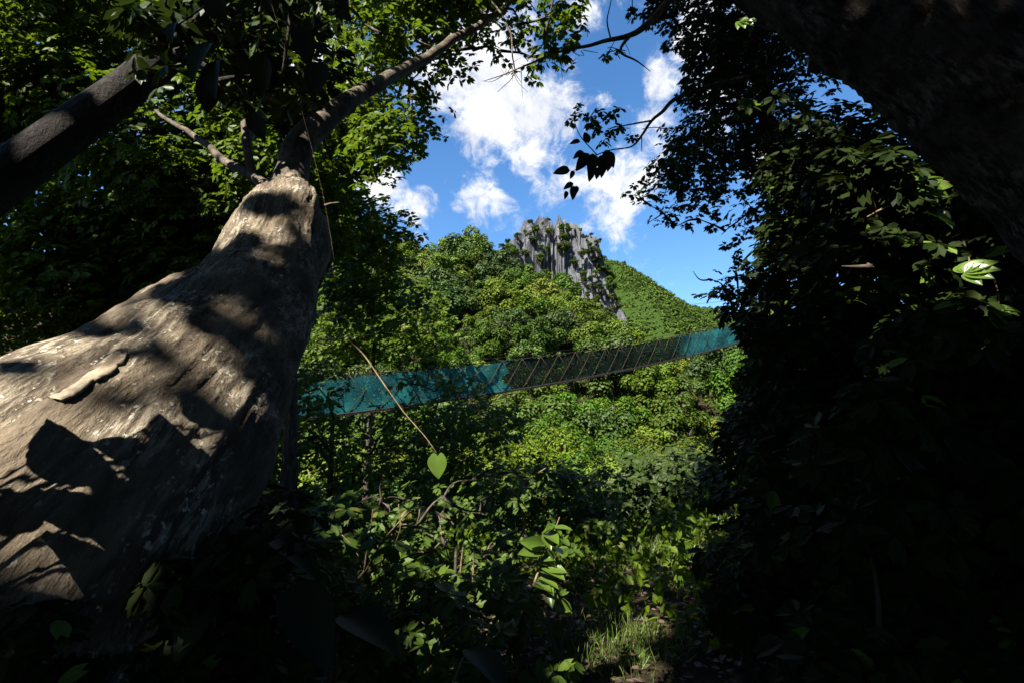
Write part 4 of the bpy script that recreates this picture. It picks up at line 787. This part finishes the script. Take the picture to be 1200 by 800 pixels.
# ------------------------------------------------------------------ the hanging bridge
A0 = P(370, 488, 15.0); B0 = P(870, 400, 31.0); dirb = B0 - A0; BL = np.linalg.norm(dirb); hd = unit(np.array([dirb[0], dirb[1], 0.])); side = np.array([-hd[1], hd[0], 0.])   # away from the camera
def bp(t, z=0.0, s=0.0):
    t = np.asarray(t, float); p = A0 + dirb * t[..., None]; sag = -.35 * (4 * t * (1 - t)); p = p + side * np.asarray(s)[..., None]; p[..., 2] += sag + z; return p
HB = 1.16; WB = .62; root = empty('hanging_bridge', A0, 'narrow rope bridge with teal and dark side netting hung across the valley', 'bridge')
T0, T1 = -.12, 1.10; tt = np.linspace(T0, T1, 60); z0 = np.zeros(60)
for s_ in (0, WB):
    g = Geo(); g.tube(bp(tt, HB, s_), np.full(60, .014), 6); g.build('handrail_cable', M['cable'], root, A0)
    g = Geo(); g.tube(bp(tt, -.02, s_), np.full(60, .03), 6); g.build('deck_cable', M['cable'], root, A0)
g = Geo(); g.tube(bp(tt, HB + .13 , 0) , np.full(60, .006), 5); g.build('upper_cable', M['cable'], root, A0)
npl = 92
for k in range(npl):
    t = T0 + (T1 - T0) * (k + .5) / npl; c = bp(np.array(t), -.055 + rng.normal(0, .004), WB / 2); g = Geo(); g.box(c, hd * .135 + [0, 0, .135 * dirb[2] / BL], side * (WB / 2 + rng.uniform(.02, .06)), np.array([0, 0, .016])); g.build('plank', M['plank'], root, A0, False)
def net(name, ta, tb, s_, m, label):
    nt = int((tb - ta) * 130); nzz = 9; t = np.linspace(0, 1, nt); zz = np.linspace(0, 1, nzz); Tg, Zg = np.meshgrid(t, zz); j0 = rng.normal(0, .007, (nzz, 1)); j1 = rng.normal(0, .007, (nzz, 1)); Tg = (ta + j0) * (1 - Tg) + (tb + j1) * Tg; top = HB - .10 * np.abs(np.sin(Tg * np.pi * BL / 1.4)) * .5 - .03
    Pz = bp(Tg.ravel(), (Zg * top).ravel(), (s_ + (.012 if m == 'net_dark' else 0) + .06 * np.sin(Zg * np.pi) * fbm(np.stack([Tg * 30, Zg, Zg * 0 + s_], -1), 2)).ravel())
    i, j = np.meshgrid(np.arange(nzz - 1), np.arange(nt - 1), indexing='ij'); a = i * nt + j
    o = mesh_np(name, Pz - A0, np.stack([a, a + 1, a + nt + 1, a + nt], -1).reshape(-1, 4), M[m], root, True); o['label'] = label
for s_, w_ in ((0, 'near'), (WB, 'far')):
    net('side_netting', T0, .285, s_, 'net_teal', 'teal netting on the %s side at the left end of the bridge' % w_)
    net('side_netting', .27, .775, s_, 'net_dark', 'dark see-through netting on the %s side in the middle of the bridge' % w_)
    net('side_netting', .76, T1, s_, 'net_teal', 'teal netting on the %s side at the right end of the bridge' % w_)
    for ph in (0, 1):      # crossing lashing ropes
        if s_: break
        g = Geo(); nseg = int((T1 - T0) * BL / 1.0)
        for k in range(nseg):
            a_, b_ = T0 + k * 1.0 / BL, T0 + (k + 1) * 1.0 / BL
            for (q0, q1, h0, h1) in (((a_, b_, -.02, HB) if (k + ph) % 2 else (a_, b_, HB, -.02)),):
                ts = np.linspace(q0, q1, 4); pts = bp(ts, np.linspace(h0, h1, 4) + np.array([0, -.03, -.03, 0]) * rng.normal(1, .5), s_ - .012 if s_ == 0 else s_ + .012); g.tube(pts, np.full(4, .009), 5, 0)
        g.build('lashing_rope', M['rope'], root, A0)
g = Geo(); ca = [P(330, 402, 14), P(365, 399, 15), P(450, 391, 17.5), P(545, 383, 21), P(640, 374, 26), P(860, 352, 34)]; g.tube(ca, np.full(6, .010), 5, 8); o = g.build('overhead_cable', M['cable'], None, ca[0]); o.matrix_basis.translation = Vector(tuple(ca[0])); tag(o, 'thin overhead cable running above the left end of the bridge', 'cable')

# ------------------------------------------------------------------ canopy over and behind the viewer: unseen trees added and pruned to shade the foreground
GO = 'added trees shading the foreground'
def shade(label, base, ctr, Rr, n, leafs, flat=.45):
    ctr = np.array(ctr, float); b = np.array([base[0], base[1], float(gz(*base)) - .2]); d = shell(n, 1); cc = ctr + d * np.array([Rr, Rr, Rr * flat]) * (rng.random((n, 1)) ** .4); cr = np.full(n, Rr * .26)
    root = empty('added_canopy', b, label, 'tree', GO); g = Geo(); g.tube([b, b * .8 + ctr * .2 + rng.normal(0, .15, 3), b * .42 + ctr * .58], [.25, .2, .13], 12, 6, 0)
    cb = cc[gap_cull(cc) & trunk_shadow_cull(cc, .3) & ~in_view(cc, 60)]; branches(g, [b, b * .5 + ctr * .5, b * .42 + ctr * .58], cb[:24], .05); g.build('trunk', M['bark_tree'], root, b)
    m = leafs; k = rng.integers(0, n, m); q = cc[k] + rnd_dir(m) * (cr[k] * rng.random(m) ** .5)[:, None] * [1, 1, .7]
    U = unit(rnd_dir(len(q)) * [1, 1, .4]); sz = rng.uniform(.20, .34, len(q)); nr = trunk_shadow_cull(q, only_near=True) | ~gap_cull(q, extra=.35); qn = np.repeat(q[nr], 6, 0); qn = qn + rng.normal(0, .12, qn.shape); Un = unit(rnd_dir(len(qn)) * [1, 1, .4]); sn = rng.uniform(.08, .14, len(qn)); q = np.vstack([q[~nr], qn]); U = np.vstack([U[~nr], Un]); sz = np.concatenate([sz[~nr], sn]); mid = q + U * sz[:, None] * .5
    keep = gap_cull(mid, extra=.015) & trunk_shadow_cull(mid, .05) & ~in_view(q, 15); q = q[keep]; U = U[keep]; sz = sz[keep]; leaf_obj('crown', q, U, unit(rnd_dir(len(q)) * .5 + [0, 0, 1.]), sz, 'diamond', M['leaf_near'], root, b)
shade('canopy tree behind the viewer on the left', (-4.5, -4.5), (-4.5, -4.2, 8.5), 4.2, 60, 16000)
shade('canopy tree over the viewer', (.6, -2.6), (.3, -1.0, 7.6), 4.0, 60, 17000)
shade('canopy tree left of the viewer', (-8.5, -1.0), (-8.6, -1.2, 9.4), 3.8, 60, 15000)
shade('canopy tree right of the viewer', (5.6, -1.2), (5.0, 0.6, 7.2), 4.2, 60, 17000)
shade('canopy tree far behind the viewer', (-1, -8), (-1, -7.5, 9.0), 4.5, 60, 12000)
shade('canopy tree on the bank to the right', (9.5, 3), (9.0, 4.0, 9.5), 4.4, 60, 14000)
shade('canopy tree behind the viewer on the right', (4.5, -6), (4.5, -5.5, 7.5), 4.5, 60, 10000)
shade('low leafy tree added unseen behind the viewer for shade', (1.5, -3.8), (1.2, -4.2, 3.2), 3.0, 50, 9000, .9)
shade('low leafy tree added unseen at the left behind the viewer for shade', (-4.2, -1.6), (-4.6, -2.2, 3.5), 2.6, 50, 8000, .9)
shade('tall canopy tree added for shade over the path', (8.2, 4.5), (1.6, 3.6, 10.2), 4.0, 60, 16000, .35)
shade('tallest canopy tree added for shade on the right bank', (8.5, 7.5), (3.0, 7.5, 14.0), 4.6, 60, 16000, .4)
ORD = 'leftmost second third fourth fifth sixth seventh eighth ninth tenth eleventh twelfth'.split()
bpy.context.view_layer.update()
grp = {}
for o in bpy.data.objects:
    if o.parent is None and o.get('group') in (GH, 'shrubs clinging to the limestone'): grp.setdefault(o['label'], []).append(o)
for lab, os_ in grp.items():
    if len(os_) < 2: continue
    os_.sort(key=lambda o: proj(np.array(o.matrix_basis.translation))[0][0])
    if len(os_) <= 12:
        for q, o in enumerate(os_):
            kind = ' tree ' if ' tree ' in lab else ' shrub '; a_, b_ = lab.split(kind, 1)
            o['label'] = (ORD[q] + ' ' + a_ + kind + b_) if q == 0 else (ORD[q] + ' ' + a_ + kind + 'from the left ' + b_)
            if len(o['label'].split()) > 16: o['label'] = ORD[q] + ' ' + a_ + kind + b_
    else:
        for q, o in enumerate(os_):
            kind = ' tree ' if ' tree ' in lab else ' shrub '; a_, b_ = lab.split(kind, 1); h = (len(os_) + 2) // 3
            o['label'] = a_ + kind + b_ + (', to the left', ', in between', ', to the right')[q // h]
print('faces', sum(len(m.polygons) for m in bpy.data.meshes))
